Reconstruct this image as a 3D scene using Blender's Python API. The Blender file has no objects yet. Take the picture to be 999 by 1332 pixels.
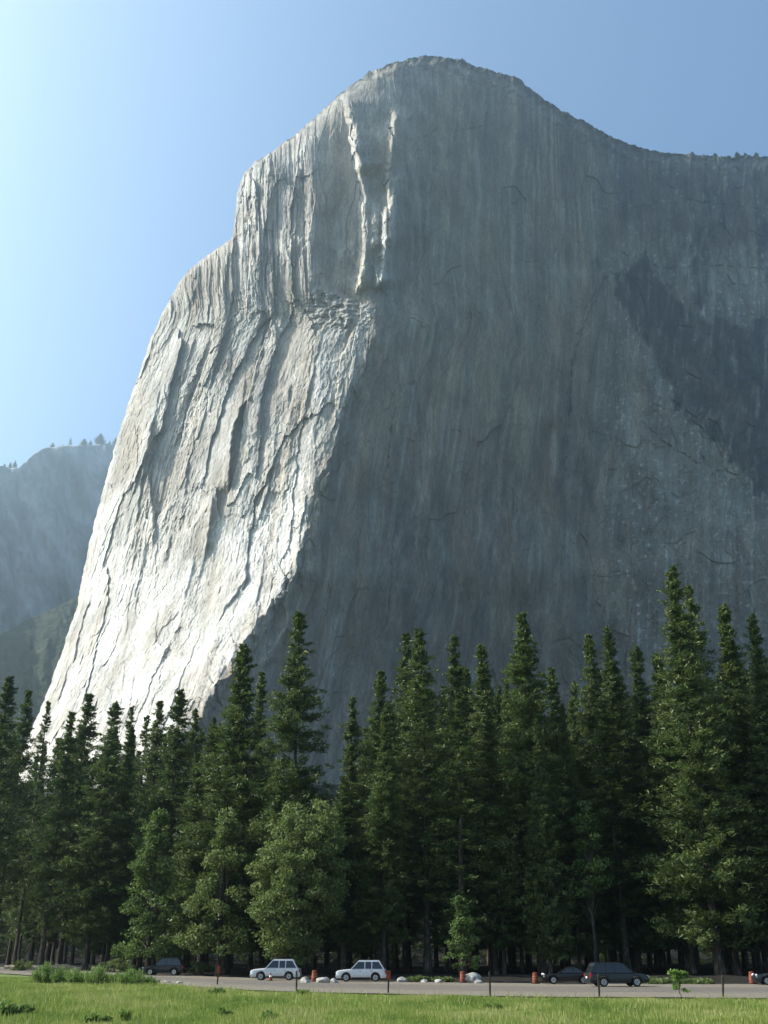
import bpy, bmesh, math, random
import numpy as np
from mathutils import Vector, Matrix
rad = math.radians
C = bpy.context.scene.collection
S = bpy.context.scene
rng = np.random.default_rng(7)
random.seed(11)

# ------------------------------------------------------------------ camera
F, CX, CY, PITCH, EYE = 1347.0, 499.5, 666.0, rad(22.94), 2.9
cp, sp = math.cos(PITCH), math.sin(PITCH)
cam = bpy.data.objects.new('camera', bpy.data.cameras.new('camera'))
cam.data.sensor_fit = 'HORIZONTAL'; cam.data.sensor_width = 36.0
cam.data.lens = 36.0 * F / 999.0
cam.data.clip_start = 0.5; cam.data.clip_end = 20000
cam.location = (0, 0, EYE); cam.rotation_euler = (rad(90) + PITCH, 0, 0)
C.objects.link(cam); S.camera = cam

def ray(px, py):
    xc = (np.asarray(px, float) - CX) / F; yc = (CY - np.asarray(py, float)) / F
    return xc, cp - yc * sp, sp + yc * cp
def at(px, py, Y):
    """world point at forward distance Y seen at photo pixel (px,py)"""
    dx, dy, dz = ray(px, py); t = Y / dy
    return dx * t, Y + 0 * t, EYE + dz * t

# ------------------------------------------------------------------ render, light
S.view_settings.view_transform = 'Standard'; S.view_settings.look = 'None'
S.view_settings.exposure = 0.95; S.view_settings.gamma = 1.0
S.render.engine = 'CYCLES'
S.cycles.use_denoising = True
S.cycles.max_bounces = 5; S.cycles.diffuse_bounces = 3; S.cycles.glossy_bounces = 2
S.cycles.transmission_bounces = 3; S.cycles.volume_bounces = 0; S.cycles.transparent_max_bounces = 4
S.cycles.sample_clamp_indirect = 4.0

SUN_EL = rad(39)
SUN_AZ = math.atan2(0.08, -1.0)                      # direction to the sun in plan: from the left
sdir = Vector((math.cos(SUN_AZ) * math.cos(SUN_EL), math.sin(SUN_AZ) * math.cos(SUN_EL), math.sin(SUN_EL)))
sl = bpy.data.lights.new('sun', 'SUN'); sl.energy = 5.0; sl.angle = rad(0.53); sl.color = (1.0, 0.935, 0.85)
so = bpy.data.objects.new('sun', sl); so.rotation_euler = sdir.to_track_quat('Z', 'Y').to_euler(); so.location = (-60, 0, 80)
C.objects.link(so)
W = bpy.data.worlds.new('World'); S.world = W; W.use_nodes = True
wn = W.node_tree; bg = wn.nodes['Background']; sky = wn.nodes.new('ShaderNodeTexSky')
sky.sky_type = 'NISHITA'; sky.sun_disc = False
sky.sun_elevation = SUN_EL
sky.sun_rotation = math.pi / 2 - SUN_AZ               # clockwise from +Y
sky.altitude = 1200; sky.air_density = 1.0; sky.dust_density = 8.0; sky.ozone_density = 1.0
tint = wn.nodes.new('ShaderNodeMix'); tint.data_type = 'RGBA'; tint.blend_type = 'MULTIPLY'; tint.inputs[0].default_value = 1.0
wn.links.new(sky.outputs[0], tint.inputs[6]); tint.inputs[7].default_value = (.82, .985, 1.01, 1)      # the camera's cool white balance
wn.links.new(tint.outputs[2], bg.inputs[0]); bg.inputs[1].default_value = 0.145

# ------------------------------------------------------------------ helpers
def mesh_np(name, verts, quads, mat=None, parent=None, smooth=True):
    """a mesh object from numpy vertices (n,3) and faces (m,k)"""
    me = bpy.data.meshes.new(name)
    verts = np.asarray(verts, np.float32); quads = np.asarray(quads, np.int32); k = quads.shape[1]
    me.vertices.add(len(verts)); me.vertices.foreach_set('co', verts.ravel())
    me.loops.add(quads.size); me.loops.foreach_set('vertex_index', quads.ravel())
    me.polygons.add(len(quads))
    me.polygons.foreach_set('loop_start', np.arange(0, quads.size, k, dtype=np.int32))
    me.polygons.foreach_set('use_smooth', np.full(len(quads), smooth, dtype=bool))
    me.update(calc_edges=True)
    o = bpy.data.objects.new(name, me); C.objects.link(o)
    if mat: me.materials.append(mat)
    if parent: o.parent = parent
    return o
def grid_faces(nr, nc):
    i = np.arange(nr - 1)[:, None] * nc + np.arange(nc - 1)[None, :]
    return np.stack([i, i + 1, i + nc + 1, i + nc], -1).reshape(-1, 4)
def attr(o, name, vals):
    a = o.data.attributes.new(name, 'FLOAT', 'POINT'); a.data.foreach_set('value', np.asarray(vals, np.float32).ravel())
def tag(o, label=None, cat=None, group=None, kind=None):
    if label: o['label'] = label
    if cat: o['category'] = cat
    if group: o['group'] = group
    if kind: o['kind'] = kind
    return o
def empty(name, loc=(0, 0, 0), rz=0.0):
    o = bpy.data.objects.new(name, None); o.location = loc; o.rotation_euler = (0, 0, rz); o.empty_display_size = .5
    C.objects.link(o); return o
def copy_tree(o, parent=None):
    c = o.copy(); C.objects.link(c)
    if parent: c.parent = parent
    for ch in list(o.children): copy_tree(ch, c)
    return c

_tab = np.random.default_rng(3).permutation(4096).astype(np.int64)
_ang = np.random.default_rng(4).uniform(0, 2 * np.pi, 4096)
_gx, _gy = np.cos(_ang), np.sin(_ang)
def noise(x, y, seed=0):
    """gradient noise, about -0.7..0.7"""
    x = np.asarray(x, float) + seed * 17.31; y = np.asarray(y, float) + seed * 9.73
    xi = np.floor(x).astype(np.int64); yi = np.floor(y).astype(np.int64)
    fx, fy = x - xi, y - yi
    u = fx ** 3 * (fx * (fx * 6 - 15) + 10); v = fy ** 3 * (fy * (fy * 6 - 15) + 10)
    def g(ix, iy, dx, dy):
        h = _tab[(_tab[(ix + seed * 131) & 4095] + iy) & 4095]
        return _gx[h] * dx + _gy[h] * dy
    a = g(xi, yi, fx, fy); b = g(xi + 1, yi, fx - 1, fy); c = g(xi, yi + 1, fx, fy - 1); d = g(xi + 1, yi + 1, fx - 1, fy - 1)
    return (a + (b - a) * u) * (1 - v) + (c + (d - c) * u) * v
def fbm(x, y, o=4, seed=0, gain=.5):
    r = 0; a = 1.0; f = 1.0
    for k in range(o):
        r = r + a * noise(x * f, y * f, seed + k); a *= gain; f *= 2.03
    return r
def sstep(a, b, x):
    t = np.clip((x - a) / (b - a), 0, 1); return t * t * (3 - 2 * t)
def interp(x, pts):
    p = np.array(pts, float); return np.interp(x, p[:, 0], p[:, 1])
def smooth_interp(x, pts, w):
    return sum(interp(x + k * w, pts) for k in (-1, -.5, 0, .5, 1)) / 5

class N:
    """small node-tree builder"""
    def __init__(s, name):
        s.m = bpy.data.materials.new(name); s.m.use_nodes = True; s.t = s.m.node_tree; s.t.nodes.clear()
        s.out = s.t.nodes.new('ShaderNodeOutputMaterial')
    def n(s, typ, **kw):
        nd = s.t.nodes.new(typ)
        for k, v in kw.items():
            if k.startswith('i_'):
                key = k[2:]; key = int(key) if key.isdigit() else key
                s.put(nd.inputs[key], v)
            else: setattr(nd, k, v)
        return nd
    def put(s, sock, v):
        if isinstance(v, bpy.types.NodeSocket): s.t.links.new(v, sock)
        else:
            try: sock.default_value = v
            except Exception: sock.default_value = (*v, 1.0)
    def math(s, op, a, b=0.0, c=None, clamp=False):
        nd = s.n('ShaderNodeMath', operation=op, use_clamp=clamp); s.put(nd.inputs[0], a); s.put(nd.inputs[1], b)
        if c is not None: s.put(nd.inputs[2], c)
        return nd.outputs[0]
    def mix(s, f, a, b, blend='MIX'):
        nd = s.n('ShaderNodeMix', data_type='RGBA', blend_type=blend)
        s.put(nd.inputs[0], f)
        for sock, v in ((nd.inputs[6], a), (nd.inputs[7], b)):
            if isinstance(v, bpy.types.NodeSocket): s.t.links.new(v, sock)
            else: sock.default_value = (*v, 1.0)
        return nd.outputs[2]
    def noise(s, vec, scale, detail=4, rough=.55, out='Fac'):
        nd = s.n('ShaderNodeTexNoise'); s.put(nd.inputs['Vector'], vec); nd.inputs['Scale'].default_value = scale
        nd.inputs['Detail'].default_value = detail; nd.inputs['Roughness'].default_value = rough
        return nd.outputs[out]
    def ramp(s, f, stops, interp='LINEAR'):
        nd = s.n('ShaderNodeValToRGB'); cr = nd.color_ramp; cr.interpolation = interp
        while len(cr.elements) < len(stops): cr.elements.new(.5)
        for e, (p, c) in zip(cr.elements, stops):
            e.position = p; e.color = (*c, 1) if len(c) == 3 else c
        s.put(nd.inputs[0], f); return nd.outputs[0]
    def scaled(s, sx, sy, sz, src='Object'):
        tc = s.n('ShaderNodeTexCoord'); mp = s.n('ShaderNodeMapping'); s.t.links.new(tc.outputs[src], mp.inputs[0])
        mp.inputs['Scale'].default_value = (sx, sy, sz); return mp.outputs[0]
    def attr(s, name):
        return s.n('ShaderNodeAttribute', attribute_name=name).outputs['Fac']
    def bump(s, h, strength=.5, dist=1.0):
        nd = s.n('ShaderNodeBump'); nd.inputs['Strength'].default_value = strength; nd.inputs['Distance'].default_value = dist
        s.put(nd.inputs['Height'], h); return nd.outputs[0]
    def principled(s, color, rough=.8, normal=None, **kw):
        b = s.n('ShaderNodeBsdfPrincipled'); s.put(b.inputs['Base Color'], color if isinstance(color, bpy.types.NodeSocket) else (*color, 1))
        s.put(b.inputs['Roughness'], rough); b.inputs['Specular IOR Level'].default_value = .2
        for k, v in kw.items(): s.put(b.inputs[k.replace('_', ' ')], v)
        if normal is not None: s.t.links.new(normal, b.inputs['Normal'])
        s.t.links.new(b.outputs[0], s.out.inputs[0]); return s.m

# ------------------------------------------------------------------ the cliff
def facets(x, y, seed):
    """angular slabs: a height and a tilt of its own for each cell of a jittered lattice"""
    r = np.random.default_rng(seed); tb = r.random((5, 4096)); xi = np.floor(x).astype(np.int64); yi = np.floor(y).astype(np.int64)
    best = np.full(x.shape, 1e9); out = np.zeros(x.shape)
    for ox in (-1, 0, 1):
        for oy in (-1, 0, 1):
            h = _tab[(_tab[(xi + ox + seed * 31) & 4095] + yi + oy) & 4095]
            dx = x - (xi + ox + .1 + .8 * tb[0][h]); dy = y - (yi + oy + .1 + .8 * tb[1][h]); d = np.abs(dx) ** 1.4 + np.abs(dy) ** 1.4
            v = (tb[2][h] - .5) + (tb[3][h] - .5) * dx * 1.3 + (tb[4][h] - .5) * dy * 1.0
            m = d < best; best = np.where(m, d, best); out = np.where(m, v, out)
    return out
def lerp_curve(pts, n):
    p = np.array(pts, float); seg = np.hypot(*np.diff(p, axis=0).T); c = np.r_[0, np.cumsum(seg)]; c /= c[-1]
    t = np.linspace(0, 1, n); return np.stack([np.interp(t, c, p[:, 0]), np.interp(t, c, p[:, 1])], -1)
def smooth_curve(c, k):
    ker = np.ones(k) / k; out = c.copy()
    for a in (0, 1):
        pad = np.r_[2 * c[0, a] - c[k:0:-1, a], c[:, a], 2 * c[-1, a] - c[-2:-k - 2:-1, a]]
        out[:, a] = np.convolve(pad, ker, 'same')[k:-k]
    return out
NS, NT = 980, 860
L = lerp_curve([(8, 1040), (35, 965), (60, 905), (80, 850), (100, 788), (108, 745), (120, 690), (135, 635), (150, 580), (163, 535), (180, 488), (196, 440), (215, 400), (232, 368), (247, 350), (270, 332), (302, 309), (306, 285), (308, 258), (311, 240), (318, 224), (332, 211)], NT)
T = lerp_curve([(332, 211), (352, 198), (390, 170), (415, 148), (440, 124), (460, 108), (480, 95), (512, 81), (550, 72), (580, 74), (600, 78), (620, 86), (640, 92), (662, 97), (680, 105), (693, 117), (710, 130), (735, 147), (760, 157), (780, 169), (800, 180), (830, 191), (860, 198), (900, 201), (940, 204), (999, 203), (1060, 206), (1180, 212)], NS)
L = smooth_curve(L, 9); T = smooth_curve(T, 7)
# bottom edge is spaced so that the nose falls from the top of the prow to the left foot
ss = np.linspace(0, 1, NS); tt = np.linspace(0, 1, NT)
Bx = smooth_interp(ss, [(0, 8), (.09, 70), (.20, 200), (.30, 330), (.45, 520), (1, 1180)], .03); Bx[0] = 8
Bo = np.stack([Bx, np.full(NS, 1040.)], -1)
R = lerp_curve([(1180, 1040), (1180, 212)], NT)
s_, t_ = ss[None, :, None], tt[:, None, None]
P = (1 - t_) * Bo[None] + t_ * T[None] + (1 - s_) * L[:, None] + s_ * R[:, None] \
    - ((1 - s_) * (1 - t_) * Bo[0] + s_ * (1 - t_) * Bo[-1] + (1 - s_) * t_ * T[0] + s_ * t_ * T[-1])
X, Yp = P[..., 0], P[..., 1]
U = np.broadcast_to(ss[None, :] * 1150, X.shape) ; V = np.broadcast_to(tt[:, None] * 820, X.shape)
NOSE = [(60, 452), (110, 440), (145, 424), (200, 414), (300, 410), (350, 414), (378, 430), (392, 470), (400, 490), (440, 483), (480, 470), (530, 450), (580, 434), (640, 410), (700, 396), (750, 382), (800, 345), (840, 318), (880, 290), (925, 262), (1040, 190)]
nx = smooth_interp(Yp, NOSE, 7) + 5 * fbm(Yp / 60, Yp * 0, 3, 40) + 4.5 * fbm(Yp / 11, Yp * 0, 3, 44) * sstep(395, 430, Yp)
xl = interp(Yp, [(p[1], p[0]) for p in L[::-1]])
xl = np.where(Yp < 211, interp(Yp, [(p[1], p[0]) for p in T[:260][::-1]]), xl)
jr = np.argmin(np.abs(Yp - 425), axis=0); Xr = X[jr, np.arange(NS)]; okc = np.r_[True, np.diff(Xr) > .01]
w_top = sstep(440, 370, Yp); V = V * (1 - w_top) + (1040 - Yp) * .93 * w_top; U = U * (1 - w_top) + np.interp(X, Xr[okc], U[0][okc]) * w_top
Yn = smooth_interp(Yp, [(60, 1000), (72, 985), (90, 965), (145, 945), (400, 905), (520, 872), (660, 826), (800, 768), (925, 712), (1040, 662)], 30)
n2 = np.where(Yp < 420, 497 + np.maximum(420 - Yp, 0) * .05, nx); n2 = np.where(Yp < 470, np.maximum(n2, np.minimum(nx, 520)), nx)
n2 = smooth_interp(Yp, [(60, 512), (140, 512), (300, 505), (392, 492)] + [p for p in NOSE if p[0] >= 400], 8)
PROW = n2
Xw = X + (11 * fbm(X / 16, Yp / 30, 3, 61) + 9 * facets(X / 15, Yp / 34, 22)) * np.exp(-((X - n2) / 24) ** 2) * sstep(395, 440, Yp)
wl = np.maximum(n2 - Xw, 0); wr = np.maximum(Xw - n2, 0)
a_l = smooth_interp(Yp, [(60, .11), (250, .12), (400, .16), (520, .20), (640, .30), (750, .44), (900, .54)], 40)
Wd = np.maximum(n2 - xl, 30) + 3
q = np.clip(wl / Wd, 0, 1)
hw = sstep(440, 320, Yp)                                   # above, the prow is blunt: a headwall that turns only a little from the sun
HW = np.maximum(n2 - np.minimum(nx, n2), 0)               # its width
KH, KO = .21, 14.0
left_lo = a_l * wl
left_hi = KO - KH * np.minimum(wl, 95) + a_l * np.maximum(wl - 95, 0)
left = left_lo * (1 - hw) + left_hi * hw + .00020 * wl ** 2 + 60 * (1 - np.sqrt(np.maximum(1 - q ** 4, 0)))
right = .62 * wr + hw * (KO - np.minimum(wr, 240) * KO / 240)
right = right + 60 * sstep(760, 900, X) * sstep(640, 420, Yp + .35 * (X - 800))   # the wall right of the prow stands back
Yb = Yn + left + right
# --- relief, metres toward the camera
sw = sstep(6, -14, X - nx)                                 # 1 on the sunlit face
low = sstep(560, 860, Yp)
wu = U + 15 * fbm(U / 120, V / 160, 3, 11); wv = V + 30 * fbm(U / 90, V / 120, 2, 15)
def ridged(n): return 1 - 2.2 * np.abs(n)
def terrace(n, k):
    z = n * k; f = np.floor(z); r = z - f; return (f + sstep(.86, 1.0, r)) / k
am1 = np.clip(.55 + 1.3 * fbm(U / 80, V / 110, 2, 120), .05, 1.3); am2 = np.clip(.5 + 1.5 * fbm(U / 60, V / 70, 2, 123), 0, 1.3)
fu = wu + 3 * fbm(U / 9, V / 14, 2, 180); fv_ = wv + 6 * fbm(U / 9, V / 14, 2, 183); sl_ = .30 * (1 - w_top)          # slabs lean with the fall of the face
rib = 6.5 * fbm(wu / 62, wv / 300, 2, 20) + 2.2 * am1 * ridged(noise(wu / 25, wv / 140, 23)) * (1 - .6 * low)
rib = rib + 6.0 * terrace(fbm(wu / 84, wv / 230, 2, 26), 4.2)
calm = np.clip(.62 + 1.5 * fbm(U / 75, V / 120, 2, 186), .12, 1.15) * (1 - .62 * low)            # some panels are broken, others clean
rib = rib + 8.5 * facets(fu / 44, fv_ / 190, 1) * (1 - .45 * low) + 4.2 * calm * facets(fu / 21, fv_ / 80, 2) + 2.4 * am2 * calm * facets(fu / 9, fv_ / 26, 3) + 1.3 * calm * facets(U / 4.8, V / 9, 4)
rib = rib + 3.2 * low * np.clip(fbm(U / 30, V / 34, 2, 188) * 3 - .1, 0, 1) * facets((U - V * .25) / 9, V / 34, 13)
rib = rib + .7 * am1 * ridged(noise(wu / 8, wv / 44, 31)) * (1 - .6 * low) + 1.0 * am2 * fbm(U / 7, V / 17, 3, 33) + .9 * noise(U / 2.6, V / 5, 34)
rough_band = np.exp(-((Yp - 395) / 38) ** 2) * sstep(380, 420, X) * sstep(520, 492, X)
rib = rib + w_top * sstep(420, 405, X) * (2.2 * ridged(noise(U / 15, V / 150, 131)) + 7.0 * facets(U / 15, V / 95, 14) + 3.0 * facets(U / 6, V / 50, 15) + 1.2 * ridged(noise(U / 5, V / 80, 135)))
rib = rib + rough_band * (6 * fbm(U / 14, V / 14, 3, 37))
eu = U + 6 * fbm(U / 60, V / 80, 3, 150); ev = V + 14 * fbm(U / 50, V / 60, 2, 153)
se = 6.0 * fbm(eu / 80, ev / 190, 3, 50) + 3.0 * terrace(fbm(eu / 90, ev / 150, 3, 54), 4) + .8 * ridged(noise(eu / 15, ev / 90, 53)) * am1 \
    + 3.0 * facets(eu / 46, ev / 150, 5) + 1.5 * facets(eu / 17, ev / 60, 6) + .8 * facets(eu / 7, ev / 26, 7) + .5 * facets(U / 4, V / 10, 8) + .4 * noise(U / 2.6, V / 5, 57)
rgt = sstep(770, 860, X + .15 * (Yp - 300))
se = se + rgt * (2.4 * facets(eu / 26, ev / 30, 9) + 1.0 * facets(eu / 9, ev / 13, 10) + 2.0 * terrace(fbm(U / 70, V / 38, 3, 60), 4) + 2.2 * fbm(U / 22, V / 30, 3, 63))
D = sw * rib + (1 - sw) * se; sunlit_strip = np.zeros(X.shape)
def line_x(pts):
    p = np.array(pts, float); return np.interp(Yp, p[:, 1], p[:, 0]), sstep(p[0, 1] - 1, p[0, 1] + 20, Yp) * sstep(p[-1, 1] + 1, p[-1, 1] - 20, Yp)
def flake(pts, A, w):                                       # raised on the left, drops at the line: throws shade to its right
    xx, tp = line_x(pts); dd = X - xx + 2.5 * noise(Yp / 9, Yp * 0, int(pts[0][0])); return A * tp * np.exp(np.minimum(dd, 0) / w) * sstep(1.6, -1.6, dd)
def rise(pts, A, w):                                        # a broken step that faces the sun
    xx, tp = line_x(pts); k = int(pts[0][0]); dd = X - xx + 2.2 * noise(Yp / 8, Yp * 0, k) + 3.6 * facets(X / 14 + k, Yp / 30, k % 7) + 1.6 * facets(X / 6 + k, Yp / 12, 3 + k % 5)
    return A * tp * (.92 + .5 * noise(Yp / 22, X / 40, k + 1)) * np.exp(-np.maximum(dd, 0) / w) * sstep(-5.5, 4.5, dd)
for pts, A, w in [
    ([(330, 512), (313, 530), (302, 565), (297, 645)], 17, 26), ([(338, 524), (334, 572)], 12, 14),
    ([(197, 540), (193, 610), (203, 705)], 10, 12), ([(210, 500), (188, 600), (176, 690)], 9, 14),
    ([(153, 590), (136, 622), (128, 655)], 9, 8), ([(205, 640), (196, 720)], 8, 16), ([(278, 640), (272, 690), (266, 728)], 11, 12),
    ([(318, 730), (321, 752), (304, 776), (288, 800)], 8, 16), ([(300, 768), (284, 815)], 5, 10), ([(120, 770), (104, 820), (93, 872)], 11, 10),
    ([(92, 860), (72, 925)], 9, 8), ([(150, 790), (122, 850)], 5, 8), ([(306, 300), (302, 390), (284, 460), (270, 520)], 9, 16), ([(345, 420), (338, 470)], 9, 8),
    ([(380, 495), (374, 530)], 7, 8), ([(256, 430), (236, 500), (222, 560)], 7, 12), ([(246, 590), (240, 650)], 7, 9), ([(328, 215), (324, 300)], 6, 8),
    ([(352, 205), (346, 290), (341, 350)], 5, 9), ([(388, 190), (384, 250)], 6, 9), ([(262, 360), (240, 410)], 6, 10), ([(420, 430), (408, 480), (395, 540)], 5, 12),
    ([(225, 690), (212, 740)], 6, 8), ([(255, 720), (238, 790)], 4, 8), ([(360, 620), (340, 690)], 4, 9), ([(175, 500), (160, 560)], 6, 8)]:
    D = D + flake(pts, A * (.62 if A < 15 else .85), w)
for pts, A, w in [
    ([(446, 118), (452, 150), (459, 176), (463, 205), (466, 230)], 22, 30), ([(457, 168), (464, 215), (470, 250), (473, 285), (470, 330), (464, 380)], 21, 26),
    ([(511, 135), (508, 175), (507, 212)], 21, 30), ([(506, 196), (503, 240), (500, 290), (497, 330), (490, 380)], 21, 30), ([(517, 215), (513, 248), (508, 270), (505, 325)], 11, 22),
    ([(487, 262), (488, 300), (484, 330)], 13, 14), ([(476, 305), (470, 350), (465, 390)], 13, 14), ([(453, 302), (457, 340)], 10, 8), ([(444, 315), (443, 350)], 10, 8), ([(375, 792), (366, 818), (352, 842), (336, 870)], 11, 12)]:
    D = D + rise(pts, A, w); xx_, tp_ = line_x(pts); sunlit_strip = np.maximum(sunlit_strip, tp_ * np.exp(-((X - xx_) / 7.5) ** 2) * np.clip(.9 + 1.3 * facets(X / 6, Yp / 22, 21), .2, 1))  # sunlight painted in as paler rock along the sun-facing steps
for pts, A, w in [([(795, 345), (760, 420), (742, 470), (738, 560)], 7, 60), ([(634, 95), (632, 170)], 6, 10), ([(540, 500), (546, 580)], 5, 14)]:
    D = D + flake(pts, A, w)
CR = [([(835, 548), (852, 566), (870, 580), (900, 600), (930, 612), (962, 619)], 1.5, 5), ([(852, 622), (868, 640), (885, 650), (905, 640)], 1.4, 4), ([(845, 716), (880, 706), (906, 690)], 1.3, 4),
      ([(795, 345), (765, 400), (745, 460), (740, 520), (738, 560), (734, 610)], 1.6, 6), ([(505, 610), (510, 545), (522, 505), (538, 498), (545, 530), (548, 640)], 1.2, 4), ([(634, 95), (631, 130), (633, 175)], 1.2, 4),
      ([(700, 170), (712, 260), (722, 330)], 1.2, 3), ([(745, 200), (752, 300), (757, 380)], 1.2, 3), ([(770, 230), (776, 320), (778, 400)], 1.4, 4), ([(928, 300), (938, 370), (946, 430)], 1.5, 4), ([(905, 250), (912, 330)], 1.3, 3),
      ([(640, 160), (600, 172), (570, 168), (545, 182)], 1.0, 3), ([(810, 330), (860, 350), (930, 345), (1010, 352)], 1.3, 4), ([(830, 270), (900, 262), (1010, 275)], 1.2, 4), ([(660, 650), (668, 760), (664, 860)], 1.0, 3), ([(590, 620), (586, 760)], .9, 2), ([(715, 840), (740, 830), (762, 850), (770, 880)], 1.3, 4)]
crack = np.zeros(X.shape)
cx_ = X + 3.0 * fbm(X / 14, Yp / 14, 3, 190); cy_ = Yp + 3.0 * fbm(X / 14, Yp / 14, 3, 193)
for pts, wdt, dep in CR:
    p = np.array(pts, float); dist = np.full(X.shape, 1e9)
    for (x1, y1), (x2, y2) in zip(p[:-1], p[1:]):
        tq = np.clip(((cx_ - x1) * (x2 - x1) + (cy_ - y1) * (y2 - y1)) / ((x2 - x1) ** 2 + (y2 - y1) ** 2), 0, 1); dist = np.minimum(dist, np.hypot(cx_ - x1 - tq * (x2 - x1), cy_ - y1 - tq * (y2 - y1)))
    g = np.exp(-(dist / (wdt * 1.3)) ** 2); D = D - .6 * dep * g * np.clip(.6 + 1.5 * fbm(X / 12, Yp / 12, 2, 199), .1, 1); crack = np.maximum(crack, g)
D = D + rise([(515, 500), (505, 590), (500, 660)], 5, 20)
rim = sstep(.0, .022, 1 - tt)[:, None]
edge = sstep(0, .02, ss)[None, :]
Yf = Yb - D * (.6 + .4 * rim) * (.4 + .6 * edge) + (16 + 14 * fbm(U / 16, V / 16, 3, 160)) * (1 - sstep(0, .022, 1 - tt))[:, None] ** 2
X2 = X + (1 - rim) * 1.5 * fbm(U / 9, V / 9, 3, 71) + (1 - edge) * 2.0 * fbm(U / 9, V / 11, 3, 72)
Y2 = Yp + (1 - rim) * (2.6 * fbm(U / 7, V / 9, 3, 73) + 1.0 * facets(U / 11, V / 9, 12) + 1.6 * fbm(U / 26, V / 9, 3, 76))
gx, gy, gz = at(X2, Y2, Yf)
# wrap the mass round behind both edges: columns on the left, rows over the top
G = np.stack([gx, gy, gz], -1)
def extend_left(G, offs):
    cols = []
    for (ox, oy) in offs:
        c = G[:, 0].copy(); c[:, 0] += ox; c[:, 1] += oy; c[:, 2] -= abs(ox) * .1; cols.append(c[:, None])
    return np.concatenate(cols[::-1] + [G], 1)
nL = 8
G = extend_left(G, [(-2, 14), (1, 34), (12, 66), (40, 120), (90, 210), (170, 340), (280, 520), (430, 760)])
rows = []
for (oy, oz) in [(12, 3), (30, 5), (70, 4), (150, 0), (320, -20), (700, -80)]:
    r = G[-1].copy(); r[:, 1] += oy; r[:, 2] += oz; r[:, 0] += oy * .12; rows.append(r[None])
G = np.concatenate([G] + rows, 0)
nr, nc = G.shape[:2]
def padcol(A):
    A = np.concatenate([np.repeat(A[:, :1], nL, 1), A], 1); return np.concatenate([A, np.repeat(A[-1:], len(rows), 0)], 0)
# --- rock colour, with some light and shade painted in
def poly_mask(pts, soft):
    p = np.array(pts, float); n = len(p); inside = np.zeros(X.shape, bool); dist = np.full(X.shape, 1e9)
    wx = X + 22 * fbm(X / 44, Yp / 60, 5, 81, .6); wy = Yp + 22 * fbm(X / 44, Yp / 60, 5, 86, .6)
    for i in range(n):
        (x1, y1), (x2, y2) = p[i], p[(i + 1) % n]
        c = ((y1 > wy) != (y2 > wy)) & (wx < (x2 - x1) * (wy - y1) / (y2 - y1 + 1e-9) + x1); inside ^= c
        tq = np.clip(((wx - x1) * (x2 - x1) + (wy - y1) * (y2 - y1)) / ((x2 - x1) ** 2 + (y2 - y1) ** 2), 0, 1)
        dist = np.minimum(dist, np.hypot(wx - x1 - tq * (x2 - x1), wy - y1 - tq * (y2 - y1)))
    return sstep(-soft, soft, np.where(inside, dist, -dist))
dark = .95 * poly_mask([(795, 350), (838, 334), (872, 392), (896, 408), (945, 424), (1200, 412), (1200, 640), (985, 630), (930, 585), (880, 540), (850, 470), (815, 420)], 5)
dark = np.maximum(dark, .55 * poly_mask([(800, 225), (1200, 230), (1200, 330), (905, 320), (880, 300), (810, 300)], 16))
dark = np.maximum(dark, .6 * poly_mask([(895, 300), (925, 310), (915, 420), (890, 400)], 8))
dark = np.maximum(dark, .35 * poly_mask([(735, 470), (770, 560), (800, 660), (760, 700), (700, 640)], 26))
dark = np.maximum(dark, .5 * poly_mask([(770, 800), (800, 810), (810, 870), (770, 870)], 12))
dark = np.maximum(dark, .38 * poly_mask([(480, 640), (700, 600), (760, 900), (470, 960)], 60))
stk = fbm(eu / 4.5, ev / 210, 3, 90)
top_stk = sstep(.0, .25, tt[:, None]) * 0 + sstep(420, 190, Yp) * sstep(640, 720, X)
streak = np.clip((stk + .24 * top_stk - .05) * 2.4, 0, 1) * (.35 + .65 * top_stk + .2 * sstep(500, 600, X) * sstep(650, 800, Yp))
streak = np.maximum(streak, .5 * crack * np.clip(.6 + 1.5 * fbm(X / 12, Yp / 12, 2, 199), .1, 1))  # cracks darkened in colour too, painting shade the grooves barely give
streak = np.maximum(streak, sw * w_top * np.clip(fbm(U / 5, V / 130, 3, 205) * 2.2 - .1, 0, .6))
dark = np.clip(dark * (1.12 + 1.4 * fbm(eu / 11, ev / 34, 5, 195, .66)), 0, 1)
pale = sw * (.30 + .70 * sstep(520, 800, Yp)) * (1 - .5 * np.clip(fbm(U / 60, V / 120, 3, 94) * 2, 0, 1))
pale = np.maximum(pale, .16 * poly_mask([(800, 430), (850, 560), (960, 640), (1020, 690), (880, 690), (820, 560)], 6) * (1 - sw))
warm = np.clip(fbm(wu / 26, wv / 170, 3, 97) * 1.6 + .25, 0, 1)
rock = N('granite_cliff')
vec = rock.scaled(.13, .13, .02); vec2 = rock.scaled(.035, .035, .02)
n1 = rock.noise(vec, 1.0, 6, .62); n2 = rock.noise(vec2, 1.0, 8, .65); n3 = rock.noise(rock.scaled(.5, .5, .22), 1.0, 5, .6)
base = rock.mix(rock.attr('weather_shade'), (.36, .345, .315), (.165, .156, .138))  # weathering plus painted shade: darker on the sunless and upper faces
base = rock.mix(rock.math('MULTIPLY', rock.attr('tan'), .65), base, (.185, .142, .105))
base = rock.mix(rock.math('MULTIPLY', rock.attr('lightband'), .62), base, (.30, .288, .262))
base = rock.mix(rock.math('MULTIPLY', rock.attr('sunlit_strip'), .8), base, (.52, .50, .46))
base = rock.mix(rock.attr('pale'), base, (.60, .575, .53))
base = rock.mix(rock.math('MULTIPLY', rock.attr('warm'), .45), base, (.36, .30, .225))
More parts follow.
